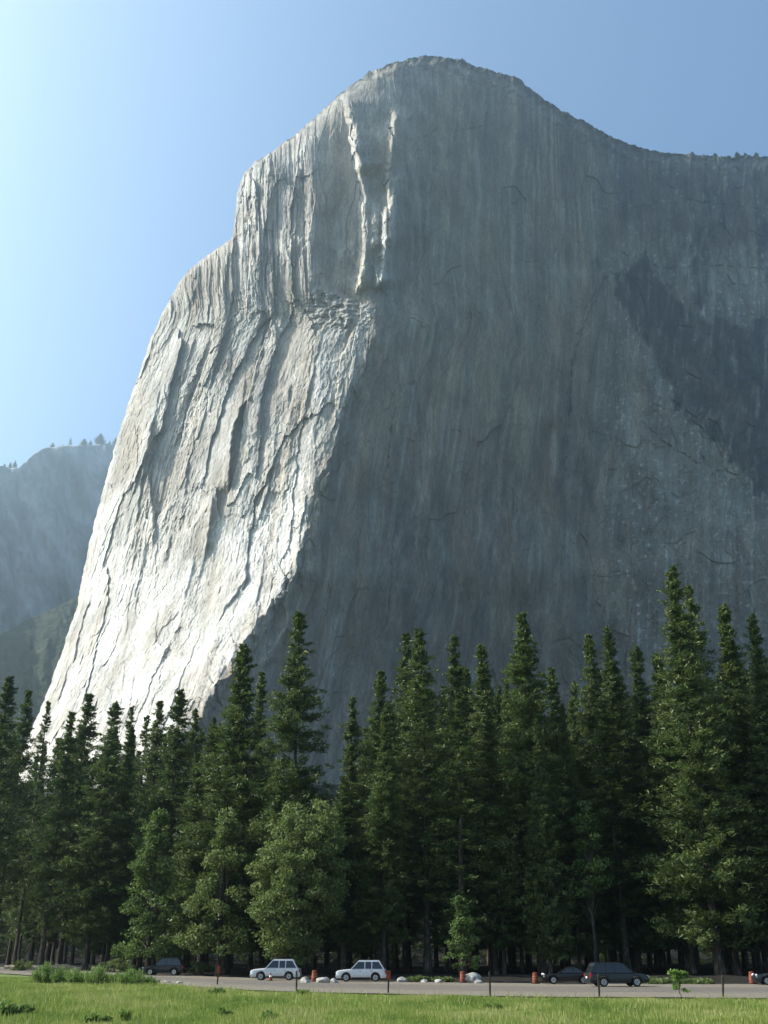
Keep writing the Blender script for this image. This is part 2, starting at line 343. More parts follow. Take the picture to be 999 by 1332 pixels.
base = rock.mix(rock.math('MULTIPLY', rock.attr('dark'), .95), base, (.048, .052, .056))
base = rock.mix(rock.math('MULTIPLY', rock.attr('streak'), .85), base, (.10, .10, .10))
v1 = rock.math('MULTIPLY_ADD', n1, .8, .6); v2 = rock.math('MULTIPLY_ADD', n2, 1.7, .15); v3 = rock.math('MULTIPLY_ADD', n3, 1.2, .4)
n4 = rock.noise(rock.scaled(.55, .55, .035), 1.0, 4, .6); v4 = rock.math('MULTIPLY_ADD', n4, .7, .65)
vv = rock.math('MULTIPLY', rock.math('MULTIPLY', rock.math('MULTIPLY', v1, v2), v3), v4)
base = rock.mix(rock.math('MULTIPLY', rock.ramp(rock.noise(rock.scaled(.02, .02, .008), 1.0, 5, .6), [(.45, (0, 0, 0)), (.62, (1, 1, 1))]), .4), base, (.20, .155, .115))
base = rock.mix(rock.attr('scrub'), base, (.045, .05, .032))
cmb = rock.n('ShaderNodeCombineColor'); [rock.put(cmb.inputs[k], vv) for k in range(3)]
base = rock.mix(1.0, base, cmb.outputs[0], 'MULTIPLY')
hgt = rock.math('ADD', rock.math('MULTIPLY', n1, 1.0), rock.math('MULTIPLY', n3, .8))
rock.principled(base, .9, rock.bump(hgt, .6, 1.6))
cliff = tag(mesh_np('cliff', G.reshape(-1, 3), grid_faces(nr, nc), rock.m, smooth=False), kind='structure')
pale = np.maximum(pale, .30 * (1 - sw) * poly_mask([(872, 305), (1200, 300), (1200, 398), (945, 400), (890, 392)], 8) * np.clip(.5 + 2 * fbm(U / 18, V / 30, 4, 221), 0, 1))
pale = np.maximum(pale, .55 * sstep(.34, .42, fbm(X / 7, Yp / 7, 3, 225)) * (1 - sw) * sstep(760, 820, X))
tan = (1 - sw) * np.clip(fbm(eu / 16, ev / 330, 4, 207, .6) * 3.0 - .05, 0, 1) * sstep(330, 560, Yp)
lightband = (1 - sw) * np.clip(fbm(eu / 9, ev / 230, 4, 211, .6) * 3.2 - .25 + .35 * np.exp(-((X - 600) / 90) ** 2) * sstep(380, 200, Yp), 0, 1)
scrub = (1 - sstep(.004, .016, (1 - tt)))[:, None] * sstep(400, 470, X) * np.clip(.75 + 1.2 * fbm(U / 8, V / 8, 3, 170), 0, 1)
scrub = np.maximum(scrub, .8 * sstep(.02, .22, fbm(U / 11, V / 5, 4, 173)) * sstep(.05, .0, 1 - tt)[:, None])
for nm, A in (('scrub', scrub), ('dark', dark), ('streak', streak), ('pale', pale), ('warm', warm), ('sunlit_strip', sunlit_strip), ('tan', tan), ('lightband', lightband), ('weather_shade', np.maximum((1 - sw) * (1 - .45 * hw * sstep(30, 0, X - PROW)), .36 * sstep(760, 520, Yp + 60 * fbm(U / 90, V / 130, 3, 140))))): attr(cliff, nm, padcol(A))

# ------------------------------------------------------------------ the air
hz = N('haze_air'); pv = hz.n('ShaderNodeVolumePrincipled')
pv.inputs['Color'].default_value = (.70, .90, 1.0, 1); pv.inputs['Density'].default_value = 0.00017; pv.inputs['Anisotropy'].default_value = .76
hz.t.links.new(pv.outputs[0], hz.out.inputs['Volume'])
bx = np.array([(x, y, z) for z in (-3, 1680) for y in (-60, 4300) for x in (-2600, 2400)], float)
hzo = mesh_np('haze', bx, [(0, 2, 3, 1), (4, 5, 7, 6), (0, 1, 5, 4), (1, 3, 7, 5), (3, 2, 6, 7), (2, 0, 4, 6)], hz.m, smooth=False)
tag(hzo, kind='stuff')

# ------------------------------------------------------------------ ground
def near_edge(x): return smooth_interp(x, [(-120, 205), (-60, 152), (-40, 128), (-24, 108), (-9, 86), (8, 76), (25, 73.5), (70, 73)], 4)
def far_edge(x): return smooth_interp(x, [(-120, 236), (-60, 178), (-42, 154), (-26, 135), (-6, 115), (8, 106), (25, 102), (70, 101)], 4)
def ground_z(x, y):
    x = np.asarray(x, float); y = np.asarray(y, float)
    ne = near_edge(x)
    z = .35 * sstep(-5, -60, x) * sstep(60, 120, y)
    mead = sstep(0, -8, y - ne)
    z = z + mead * (.10 * fbm(x / 9, y / 9, 3, 200) + .03 * noise(x / 2.2, y / 2.2, 203))
    z = z - .03 * np.exp(-((y - ne + 3.0) / 1.6) ** 2)           # a shallow ditch before the shoulder
    back = sstep(2, 14, y - far_edge(x)); z = z + back * (.35 + .35 * fbm(x / 7, y / 7, 3, 206))
    rise_ = np.maximum(y - 235, 0); z = z + np.minimum(.215 * rise_ ** 2 / (rise_ + 25), 175) * 1.0
    z = z + sstep(250, 420, y) * 6 * fbm(x / 60, y / 60, 3, 210)
    return z
def zg(x, y): return float(ground_z(np.array([x]), np.array([y]))[0])
def axis_nonuni(parts):
    a = []
    for lo, hi, st in parts: a += list(np.arange(lo, hi, st))
    return np.array(sorted(set(a + [parts[-1][1]])), float)
gxs = axis_nonuni([(-6000, -1000, 500), (-1000, -200, 40), (-200, -70, 6), (-70, 75, .9), (75, 220, 6), (220, 1000, 40), (1000, 6000, 500)])
gys = axis_nonuni([(-3000, -100, 400), (-100, 30, 6), (30, 180, .9), (180, 460, 6), (460, 1500, 40), (1500, 9000, 500)])
gX, gY = np.meshgrid(gxs, gys)
gZ = ground_z(gX, gY)
gm = N('meadow_soil')
gv = gm.scaled(1, 1, 1)
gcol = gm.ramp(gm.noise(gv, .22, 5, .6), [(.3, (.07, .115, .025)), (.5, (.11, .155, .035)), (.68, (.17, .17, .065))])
shaded_duff = gm.ramp(gm.noise(gv, .8, 5, .6), [(.3, (.006, .005, .004)), (.7, (.016, .013, .009))])  # litter, blackened to paint in the shade under the trees
gcol = gm.mix(gm.attr('forest'), gcol, shaded_duff)
gm.principled(gcol, .95, gm.bump(gm.noise(gv, 6, 4), .5, .1))
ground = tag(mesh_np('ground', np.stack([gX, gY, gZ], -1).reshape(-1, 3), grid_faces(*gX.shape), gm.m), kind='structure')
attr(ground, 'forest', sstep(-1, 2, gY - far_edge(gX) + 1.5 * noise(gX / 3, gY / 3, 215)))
# road: gravel shoulder sheet and asphalt sheet above it, on a slightly raised bed
def strip(name, lo, hi, dz, mat, n=13, kind='structure', extra=0):
    xs = np.arange(-115, 90, 1.0); t = np.linspace(0, 1, n)
    A = np.repeat(xs[None], n, 0); Bq = lo(xs)[None] * (1 - t[:, None]) + hi(xs)[None] * t[:, None]
    base = ground_z(A, Bq) * 0 + .35 * sstep(-5, -60, A) * sstep(60, 120, Bq)
    Z = base + dz
    o = mesh_np(name, np.stack([A, Bq, Z], -1).reshape(-1, 3), grid_faces(n, len(xs)), mat); o['kind'] = kind; return o
gr = N('gravel'); gvv = gr.scaled(1, 1, 1)
gcl = gr.ramp(gr.noise(gvv, 14, 4, .7), [(.3, (.085, .07, .055)), (.5, (.155, .13, .10)), (.72, (.27, .235, .19))])
gcl = gr.mix(gr.math('MULTIPLY', gr.noise(gvv, .35, 4), .55), gcl, (.17, .15, .12))
gr.principled(gcl, .95, gr.bump(gr.noise(gvv, 20, 3), .8, .05))
asp = N('worn_asphalt'); av = asp.scaled(1, 1, 1)
acl = asp.ramp(asp.noise(av, 9, 5, .7), [(.3, (.055, .049, .043)), (.7, (.115, .102, .088))])
acl = asp.mix(asp.math('MULTIPLY', asp.noise(asp.scaled(.05, .5, 1), 1, 4), .9), acl, (.16, .135, .108))
asp.principled(acl, .9, asp.bump(asp.noise(av, 25, 3), .4, .02))
jit = lambda x: .5 * fbm(x / 3.0, x * 0, 3, 220)
strip('gravel_shoulder', lambda x: near_edge(x) - .3 + jit(x), lambda x: far_edge(x) + 1.2 + .8 * fbm(x / 4, x * 0, 3, 223), .085, gr.m)
strip('road', lambda x: near_edge(x) + 9.5 + .2 * jit(x), lambda x: far_edge(x) - 8.5, .097, asp.m)
pt = N('worn_line_paint'); pt.principled(pt.mix(pt.noise(pt.scaled(1, 1, 1), 6, 4), (.18, .17, .16), (.55, .54, .50)), .8)
strip('edge_line', lambda x: near_edge(x) + 10.0, lambda x: near_edge(x) + 10.14, .103, pt.m, 2)

# ------------------------------------------------------------------ grass
def blades(n, xy, h, w, lean=.35, cnt=3):
    """n tapered blades at xy (n,2): triangles"""
    z = ground_z(xy[:, 0], xy[:, 1]); a = rng.uniform(0, 2 * np.pi, n); la = rng.uniform(0, 2 * np.pi, n)
    bx_, by_ = np.cos(a) * w / 2, np.sin(a) * w / 2; l = lean * h * rng.uniform(.2, 1.2, n)
    v = np.empty((n, 3, 3)); v[:, 0] = np.stack([xy[:, 0] - bx_, xy[:, 1] - by_, z - .02], -1); v[:, 1] = np.stack([xy[:, 0] + bx_, xy[:, 1] + by_, z - .02], -1)
    v[:, 2] = np.stack([xy[:, 0] + np.cos(la) * l, xy[:, 1] + np.sin(la) * l, z + h], -1)
    return v.reshape(-1, 3), np.arange(3 * n).reshape(-1, 3)
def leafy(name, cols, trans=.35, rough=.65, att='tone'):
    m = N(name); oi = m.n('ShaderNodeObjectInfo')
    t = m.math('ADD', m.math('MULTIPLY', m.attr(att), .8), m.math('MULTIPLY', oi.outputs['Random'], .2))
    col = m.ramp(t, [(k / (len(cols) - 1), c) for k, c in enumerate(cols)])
    b = m.n('ShaderNodeBsdfPrincipled'); m.put(b.inputs['Base Color'], col); b.inputs['Roughness'].default_value = rough; b.inputs['Specular IOR Level'].default_value = .25
    tr = m.n('ShaderNodeBsdfTranslucent'); m.put(tr.inputs[0], m.mix(.5, col, (.10, .16, .02)))
    mx = m.n('ShaderNodeMixShader'); mx.inputs[0].default_value = trans
    m.t.links.new(b.outputs[0], mx.inputs[1]); m.t.links.new(tr.outputs[0], mx.inputs[2]); m.t.links.new(mx.outputs[0], m.out.inputs[0]); return m.m
grass_m = leafy('meadow_grass', [(.09, .145, .03), (.175, .235, .048), (.26, .295, .075), (.38, .355, .15)], .4)
ng = 420000
u = rng.uniform(0, 1, ng); yy = 38 + (118 - 38) * u ** 1.15
xx = rng.uniform(-1, 1, ng) * (yy * .40 + 6)
keep = yy < near_edge(xx) - .15 + .5 * noise(xx / 1.5, yy / 1.5, 230) + rng.exponential(.25, ng) * (rng.random(ng) < .4)
xx, yy = xx[keep], yy[keep]; ng = len(xx)
dens = fbm(xx / 5, yy / 7, 4, 231); tone = np.clip(.47 + .95 * fbm(xx / 5, yy / 13, 4, 236) + .45 * noise(xx / 1.1, yy / 2.2, 240) + .3 * noise(xx / .5, yy / 1.0, 243) + rng.normal(0, .13, ng) + .12 * sstep(12, 1.0, near_edge(xx) - yy), 0, 1)
hgt_ = (.10 + .22 * np.clip(dens + .35, 0, 1)) * rng.uniform(.45, 1.5, ng) * (.5 + .5 * sstep(0, 6, near_edge(xx) - yy))
# dry stalks and rough tufts among it
ns = 26000; sy = 38 + 62 * rng.random(ns) ** 1.1; sx2 = rng.uniform(-1, 1, ns) * (sy * .40 + 6); pk = (fbm(sx2 / 3.5, sy / 5, 4, 245) + .25 * sstep(0, -25, sx2) > .12) & (sy < near_edge(sx2) - .1)
xx = np.r_[xx, sx2[pk]]; yy = np.r_[yy, sy[pk]]; tone = np.r_[tone, np.clip(rng.normal(.78, .2, pk.sum()), 0, 1)]; hgt_ = np.r_[hgt_, rng.uniform(.22, .6, pk.sum())]; ng = len(xx)
gvs, gfs = blades(ng, np.stack([xx, yy], -1), hgt_, rng.uniform(.02, .05, ng) * (.8 + yy / 110))
go = tag(mesh_np('grass', gvs, gfs, grass_m, smooth=False), kind='stuff'); attr(go, 'tone', np.repeat(tone, 3))

# ------------------------------------------------------------------ trees
def tube_np(path, radii, k=8):
    """tapered tube along a path -> verts, quads"""
    path = np.asarray(path, float); n = len(path); vs = []
    for i in range(n):
        d = path[min(i + 1, n - 1)] - path[max(i - 1, 0)]; d /= np.linalg.norm(d) + 1e-9
        a = np.array([0, 0, 1.0]) if abs(d[2]) < .8 else np.array([1.0, 0, 0])
        e1 = np.cross(d, a); e1 /= np.linalg.norm(e1); e2 = np.cross(d, e1)
        th = np.arange(k) * 2 * np.pi / k
        vs.append(path[i] + radii[i] * (np.cos(th)[:, None] * e1 + np.sin(th)[:, None] * e2))
    q = []
    for i in range(n - 1):
        for j in range(k): q.append((i * k + j, i * k + (j + 1) % k, (i + 1) * k + (j + 1) % k, (i + 1) * k + j))
    return np.concatenate(vs), np.array(q)
def join(parts):
    V, Q, o = [], [], 0
    for v, q in parts: V.append(v); Q.append(np.asarray(q) + o); o += len(v)
    return np.concatenate(V), np.concatenate(Q)
bark = N('bark'); bv = bark.scaled(3, 3, .6)
bark.principled(bark.ramp(bark.noise(bv, 1.5, 5, .6), [(.3, (.022, .018, .014)), (.55, (.06, .047, .037)), (.75, (.22, .18, .15))]), .95, bark.bump(bark.noise(bv, 3, 4), .7, .1))
needle_m = leafy('conifer_needles', [(.022, .038, .014), (.048, .076, .024), (.084, .114, .032), (.135, .155, .048)], .24, .55)
cedar_m = leafy('cedar_foliage', [(.028, .048, .016), (.06, .092, .028), (.10, .13, .036), (.145, .165, .05)], .26, .6)
oak_m = leafy('oak_leaves', [(.042, .068, .022), (.088, .124, .04), (.145, .18, .06), (.20, .23, .09)], .36, .65)
bright_m = leafy('young_leaves', [(.03, .058, .018), (.058, .098, .028), (.098, .145, .042), (.15, .19, .065)], .35, .65)
def cards(c, d, L, Wd, r):
    """leaf-sized quads: centres c, directions d (n,3), lengths, widths"""
    n = len(c); d = d / (np.linalg.norm(d, axis=1, keepdims=True) + 1e-9)
    up = r.normal(size=(n, 3)); s = np.cross(d, up); s /= np.linalg.norm(s, axis=1, keepdims=True) + 1e-9
    L = L[:, None]; Wd = Wd[:, None]
    v = np.stack([c - d * L * .45, c + s * Wd * .5 + d * L * .05, c + d * L * .55, c - s * Wd * .5 + d * L * .05], 1)
    return v.reshape(-1, 3), np.arange(4 * n).reshape(-1, 4)
def conifer_crown(seed, H=42., R=3.6, h0=.26, nb=170, shape='pine', dens=1.0):
    r = np.random.default_rng(seed); C_, D_, T_ = [], [], []
    nb = int(nb * 1.25); hs = h0 + (1 - h0) * np.sort(r.random(nb)) ** .88
    gap = noise(hs * 14, hs * 0 + seed, seed)                   # whorls and gaps up the stem
    for h, g in zip(hs, gap):
        if g < -.36 and h0 + .14 < h < .7: continue
        f = (1 - h) / (1 - h0)
        if shape == 'pine': prof = min(1, 1.42 * f ** .84) * (.66 + .34 * min(1, (1 - f) * 4 + .3))
        elif shape == 'cone': prof = 1.02 * f ** .95 + .015
        else: prof = min(1, 1.3 * f ** .9) * (.78 + .22 * math.sin(f * 11 + seed))
        L = 1.2 * R * prof * r.uniform(.5, 1.2) * (1 + .45 * g) + .30 * f + .06
        az = r.uniform(0, 2 * np.pi); droop = r.uniform(-.35, .12) - .25 * f + (.55 if h > .9 else 0)
        dirv = np.array([math.cos(az) * math.cos(droop), math.sin(az) * math.cos(droop), math.sin(droop)])
        nc = max(2, int(L / .55 * dens))
        for k in range(nc):
            s = (.22 + .8 * (k + r.random()) / nc)
            p = np.array([0, 0, h * H]) + dirv * L * s + np.array([0, 0, .42 * L * s * s]) + r.normal(0, .13 + .05 * L * s, 3) * (1, 1, .55)
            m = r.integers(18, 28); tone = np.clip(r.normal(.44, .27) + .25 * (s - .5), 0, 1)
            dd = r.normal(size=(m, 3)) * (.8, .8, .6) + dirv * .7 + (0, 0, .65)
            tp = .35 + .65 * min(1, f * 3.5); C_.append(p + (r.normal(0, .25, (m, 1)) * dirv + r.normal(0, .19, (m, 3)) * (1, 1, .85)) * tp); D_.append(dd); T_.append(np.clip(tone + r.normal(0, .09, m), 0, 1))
    m = 22; zt = r.uniform(.968, 1.0, m) * H; C_.append(np.stack([r.normal(0, .07, m), r.normal(0, .07, m), zt], -1)); D_.append(np.stack([r.normal(0, .5, m), r.normal(0, .5, m), np.ones(m)], -1)); T_.append(np.full(m, .5))
    c, d, t = np.concatenate(C_), np.concatenate(D_), np.concatenate(T_); n = len(c)
    v, q = cards(c, d, r.uniform(.34, .66, n), r.uniform(.09, .175, n), r)
    return v, q, np.repeat(t, 4)
def conifer_trunk(seed, H=42., r0=.46, h0=.26, lean=.0):
    r = np.random.default_rng(seed + 900); n = 12; t = np.linspace(0, 1, n)
    path = np.stack([.25 * np.sin(t * 3 + seed) * t, .25 * np.cos(t * 2.3 + seed) * t, t * H * .985], -1)
    rad_ = r0 * (1 - t) ** .8 * (1 + .5 * np.exp(-t * 40)) + .03
    parts = [tube_np(path, rad_, 9)]
    for k in range(26):                                          # dead stubs below the crown, limbs within it
        h = r.uniform(.10, .95); az = r.uniform(0, 2 * np.pi); L = r.uniform(.5, 1.6) if h < h0 else (1 - h) * 3.2 + .3
        p0 = np.array([np.interp(h, t, path[:, 0]), np.interp(h, t, path[:, 1]), h * H]); e = p0 + np.array([math.cos(az) * L, math.sin(az) * L, r.uniform(-.3, .15) * L])
        parts.append(tube_np([p0, (p0 + e) / 2 + (0, 0, .05 * L), e], [.055, .04, .015], 4))
    return join(parts)
def tree_obj(name, crown, trunk, fmat, bmat, tmpl=True):
    root = empty(name); v, q, t = crown
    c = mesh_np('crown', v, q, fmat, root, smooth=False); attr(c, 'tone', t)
    mesh_np('trunk', *trunk, bmat, root); return root
VAR = []
specs = [('pine', 3.4, .10, 330, 1.0), ('pine', 3.0, .20, 260, .9), ('cone', 3.9, .06, 420, 1.0), ('cone', 4.4, .15, 430, 1.0), ('odd', 3.0, .16, 240, .9), ('pine', 2.4, .20, 220, .85),
         ('cone', 3.2, .10, 360, 1.05), ('odd', 3.6, .12, 340, 1.0), ('pine', 2.3, .12, 120, .75), ('pine', 3.9, .18, 340, 1.0)]
for i, (shp, R_, h0, nb, dn) in enumerate(specs):
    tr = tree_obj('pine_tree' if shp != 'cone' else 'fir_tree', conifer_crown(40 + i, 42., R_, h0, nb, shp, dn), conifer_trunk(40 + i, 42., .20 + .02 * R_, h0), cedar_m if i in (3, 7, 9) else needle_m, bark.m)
    VAR.append(dict(o=tr, R=R_, used=False))
def put_tree(vi, x, y, H, R, label, cat, group=None, name=None, z=None):
    v = VAR[vi]
    if not v['used']: o = v['o']; v['used'] = True
    else: o = copy_tree(v['o'])
    for k in ('label', 'category', 'group'):
        if k in o: del o[k]
    o.location = (x, y, (zg(x, y) if z is None else z) - .15); sx = R / v['R']
    o.scale = (sx, sx, H / 42.); o.rotation_euler = (random.uniform(-.012, .012), random.uniform(-.012, .012), random.uniform(0, 6.28))
    return tag(o, label, cat, group)
def px_tree(vi, px, ytop, Y, rpx, label, cat='conifer', group='conifers along the front of the forest', lean=0):
    x, _, z = (float(q) for q in at(px, ytop, Y)); x2 = float(at(px, ytop + 150, Y)[0]); depth = Y * cp + (z * .6) * sp
    return put_tree(vi, x, Y, z - zg(x, Y), 1.36 * rpx / F * depth, label, cat, group)
FRONT = [  # variant, px, ytop, distance, half width px, label
 (1, 12, 880, 160, 26, 'slender dark pine at the far left edge of the forest, taller than its neighbour'),
 (5, 38, 898, 168, 17, 'short narrow pine just right of the far left pine'),
 (8, 62, 912, 176, 14, 'thin ragged pine before the foot of the pale cliff, near the hazy slope'),
 (4, 92, 926, 158, 24, 'dark pine with a blunt top below the left foot of the bright rock'),
 (5, 116, 904, 170, 20, 'ragged pine with loose top standing against the bright rock, second pine from its left foot'),
 (0, 146, 912, 156, 27, 'full pine rising against the brightest part of the rock'),
 (8, 171, 918, 178, 15, 'sparse thin pine with light showing through against bright rock'),
 (8, 192, 930, 172, 17, 'lowest sparse pine in the row against the bright rock'),
 (5, 210, 912, 166, 18, 'narrow pine with thin pointed top right of the lowest sparse pine'),
 (1, 235, 897, 154, 25, 'tallest pine of the row standing wholly against the bright rock'),
 (4, 256, 922, 162, 20, 'short dark pine wedged left of the broad dense fir'),
 (2, 316, 838, 138, 44, 'broad dense fir at the right foot of the sunlit rock'),
 (6, 343, 876, 146, 22, 'narrow fir pressed to the right side of the broad dense fir'),
 (0, 388, 796, 134, 33, 'tall symmetrical spire pine standing free before the shaded wall, above the round oak'),
 (4, 457, 905, 150, 23, 'short pine in the gap right of the free standing spire pine'),
 (9, 498, 872, 138, 28, 'dense rounded pine left of the close pair of tall thin pines'),
 (5, 524, 826, 145, 21, 'thin tall pine, left one of the close pair'),
 (1, 550, 818, 130, 30, 'tall pine with bare lower trunk, right one of the close pair'),
 (4, 589, 828, 146, 27, 'pale sparse pine with open top between the close pair and the wide pale pine'),
 (7, 625, 838, 140, 34, 'wide pale green pine with rounded top left of the steep cone'),
 (3, 680, 797, 132, 43, 'steep pale green cone shaped fir above the middle of the forest'),
 (6, 714, 870, 140, 26, 'low dark fir on the right flank of the steep pale cone'),
 (7, 745, 886, 158, 24, 'low distant pine in the dip of the skyline'),
 (9, 766, 826, 142, 26, 'left top of the twin topped pine clump right of the skyline dip'),
 (2, 791, 814, 136, 32, 'taller right top of the twin topped clump right of the skyline dip'),
 (0, 823, 840, 142, 26, 'dark pine between the twin topped clump and the giant pine'),
 (2, 876, 737, 124, 44, 'giant broad pine, the tallest tree in front of the cliff'),
 (5, 898, 764, 130, 24, 'slim second spire growing at the right shoulder of the giant pine'),
 (7, 940, 786, 128, 40, 'bushy tall pine next right of the giant pine'),
 (2, 981, 800, 124, 34, 'bright green fir at the right edge of the forest'),
 (0, 1018, 770, 128, 36, 'pine whose flank is cut by the right edge behind the bright green fir'),
 (6, 280, 945, 150, 30, 'dark fir filling the gap left below the broad dense fir'),
 (3, 650, 905, 150, 34, 'low pale fir in front of the gap between wide pale pine and steep cone'),
 (7, 852, 850, 136, 34, 'lower pine at the left flank of the giant pine'),
]
for a in FRONT: px_tree(*a)
# the ranks behind and between them
occ = [(float(at(a[1], a[2], a[3])[0]), a[3]) for a in FRONT]
r2 = np.random.default_rng(21); n_in = 0
for tries in range(9000):
    Y = r2.uniform(126, 228); xh = Y * .40 + 8
    x = r2.uniform(-xh - 16, xh)
    if Y < far_edge(np.array([x]))[0] + 8: continue
    if min((x - a) ** 2 + (Y - b) ** 2 for a, b in occ) < (3.0 + (Y - 126) * .012) ** 2: continue
    # nothing may rise above the skyline the front trees draw
    pxl = CX + x / (Y * cp + 9) * F
    cap = interp(np.array([pxl]), [(-200, 925), (60, 945), (250, 945), (300, 920), (345, 915), (372, 955), (402, 1015), (440, 1015), (465, 950), (520, 885), (600, 868), (700, 880), (740, 905), (800, 868), (850, 858), (900, 835), (1300, 835)])[0] + r2.uniform(0, 60)
    zt = float(at(pxl, cap, Y)[2]); g = zg(x, Y); H = zt - g
    if H < 12: continue
    H = min(H, 44); occ.append((x, Y)); n_in += 1
    put_tree(int(r2.integers(0, 10)), x, Y, H, r2.uniform(2.6, 3.9) * (.5 + .5 * H / 40), 'dark conifer deep in the shaded forest behind the front trees', 'conifer', 'conifers deep in the shaded forest')
    if n_in >= 195: break
print('infill', n_in)
# the mass of forest on the slope below the wall: one object
V_, Q_, T_, o_ = [], [], [], 0
bank = [conifer_crown(300 + k, 34., 3.8, .0, 80, 'cone' if k % 2 else 'pine', .55) for k in range(4)]
for k in range(440):
    Y = 231 + 290 * r2.random() ** 1.6; x = r2.uniform(-1, 1) * (Y * .42 + 10) - 10
    v, q, t = bank[k % 4]; a = r2.uniform(0, 6.28); s = r2.uniform(.7, 1.05) * (1 if Y < 300 else .75)
    rot = np.array([[math.cos(a), -math.sin(a), 0], [math.sin(a), math.cos(a), 0], [0, 0, 1]])
    V_.append(v @ rot.T * (s * 1.1, s * 1.1, s) + (x, Y, zg(x, Y) - 1)); Q_.append(q + o_); T_.append(t); o_ += len(v)
fw = tag(mesh_np('far_forest', np.concatenate(V_), np.concatenate(Q_), needle_m, smooth=False), kind='stuff'); attr(fw, 'tone', np.concatenate(T_))

# broadleaf trees at the edge of the wood
def broadleaf(seed, env, n_cl, leaves, lsize, trunk_r, h_trunk, spread):
    """env(u) -> point inside the crown's envelope; returns crown, trunk"""
    r = np.random.default_rng(seed); cen = np.array([env(r) for _ in range(n_cl)])
    C_, D_, T_ = [], [], []
    for c in cen:
        m = int(leaves * r.uniform(.5, 1.4)); s = spread * r.uniform(.6, 1.25)
        off = r.normal(0, 1, (m, 3)); off /= np.linalg.norm(off, axis=1, keepdims=True); off *= (r.random((m, 1)) ** .45) * s * (1, 1, .62)
        C_.append(c + off); D_.append(off + r.normal(0, .7, (m, 3)) * s); T_.append(np.clip(r.normal(.48, .14) + r.normal(0, .12, m), 0, 1))
    c, d, t = np.concatenate(C_), np.concatenate(D_), np.concatenate(T_); n = len(c)
    v, q = cards(c, d, r.uniform(.7, 1.4, n) * lsize, r.uniform(.45, .8, n) * lsize, r)
    top = cen[:, 2].max(); parts = [tube_np([(0, 0, -.3), (.1, .05, h_trunk * .5), (0, .1, h_trunk), (.2, 0, top * .85)], [trunk_r * 1.3, trunk_r, trunk_r * .85, trunk_r * .15], 9)]
    for c in cen[::2]:
        z0 = h_trunk * .6 + (c[2] - h_trunk * .6) * r.uniform(.15, .5); p0 = np.array([0, .05, max(z0, h_trunk * .4)])
        parts.append(tube_np([p0, p0 * .5 + c * .5 + (0, 0, .3), c], [trunk_r * .32, trunk_r * .2, .02], 5))
    return (v, q, np.repeat(t, 4)), join(parts)
def env_round(rx, z0, z1, skew=0.):
    def f(r):
        while True:
            p = r.uniform(-1, 1, 3); d = np.linalg.norm(p)
            if .45 < d < 1 or (d <= .45 and r.random() < .3): break
        return np.array([p[0] * rx + skew * p[2], p[1] * rx * .85, (z0 + z1) / 2 + p[2] * (z1 - z0) / 2])
    return f
def env_cone(rx, z0, z1):
    def f(r):
        h = r.random() ** 1.25; a = r.uniform(0, 6.28); R_ = rx * min(1., 1.35 * (1 - h) ** .8 + .06) * (.75 + .25 * math.sin(h * 22)) * r.uniform(.35, 1)
        return np.array([math.cos(a) * R_, math.sin(a) * R_, z0 + h * (z1 - z0)])
    return f
def put_px(root, px, Y, z=None, rz=0.):
    x = float(at(px, 1240, Y)[0]); root.location = (x, Y, (zg(x, Y) if z is None else z)); root.rotation_euler.z = rz; return root
def btree(name, seed, env, n_cl, leaves, ls, tr, ht, spread, fmat, px, Y, label, cat, group=None):
    cr, tk = broadleaf(seed, env, n_cl, leaves, ls, tr, ht, spread); o = tree_obj(name, cr, tk, fmat, bark.m); put_px(o, px, Y); return tag(o, label, cat, group)
btree('oak_tree', 501, env_round(5.2, 1.6, 18.8, .6), 240, 150, .34, .24, 4, 1.3, oak_m, 388, 123, 'big rounded pale green oak below the free standing spire pine', 'oak')
btree('oak_tree', 502, env_round(4.1, 2.5, 17.8), 120, 130, .34, .18, 6, 1.2, oak_m, 448, 129, 'smaller oak crown merging with the right side of the big rounded oak', 'oak')
btree('oak_tree', 503, env_cone(4.3, 2.2, 18.8), 100, 120, .36, .28, 4, 1.15, bright_m, 192, 136, 'cone shaped leafy oak behind the black off-roader, left of two alike', 'oak')
btree('oak_tree', 504, env_cone(4.7, 2.5, 18.4), 105, 120, .36, .28, 4, 1.2, oak_m, 284, 131, 'ragged leafy oak between the cone shaped oak and the big rounded oak', 'oak')
btree('oak_tree', 505, env_cone(3.0, 8.5, 18.5), 45, 110, .34, .2, 7, 1.1, bright_m, 774, 127, 'young bright leafed tree glowing in the dark wood above the dark sedan', 'leafy tree')
btree('oak_tree', 506, env_round(3.4, 8, 17.5), 50, 90, .34, .22, 7, 1.2, oak_m, 655, 130, 'dim oak with pale bare limbs in the wood above the forest middle', 'oak')
btree('young_fir', 507, env_cone(2.25, 1.5, 7.9), 70, 70, .26, .12, 2, .55, bright_m, 600, 110, 'small pale young fir standing alone at the roadside', 'young tree')
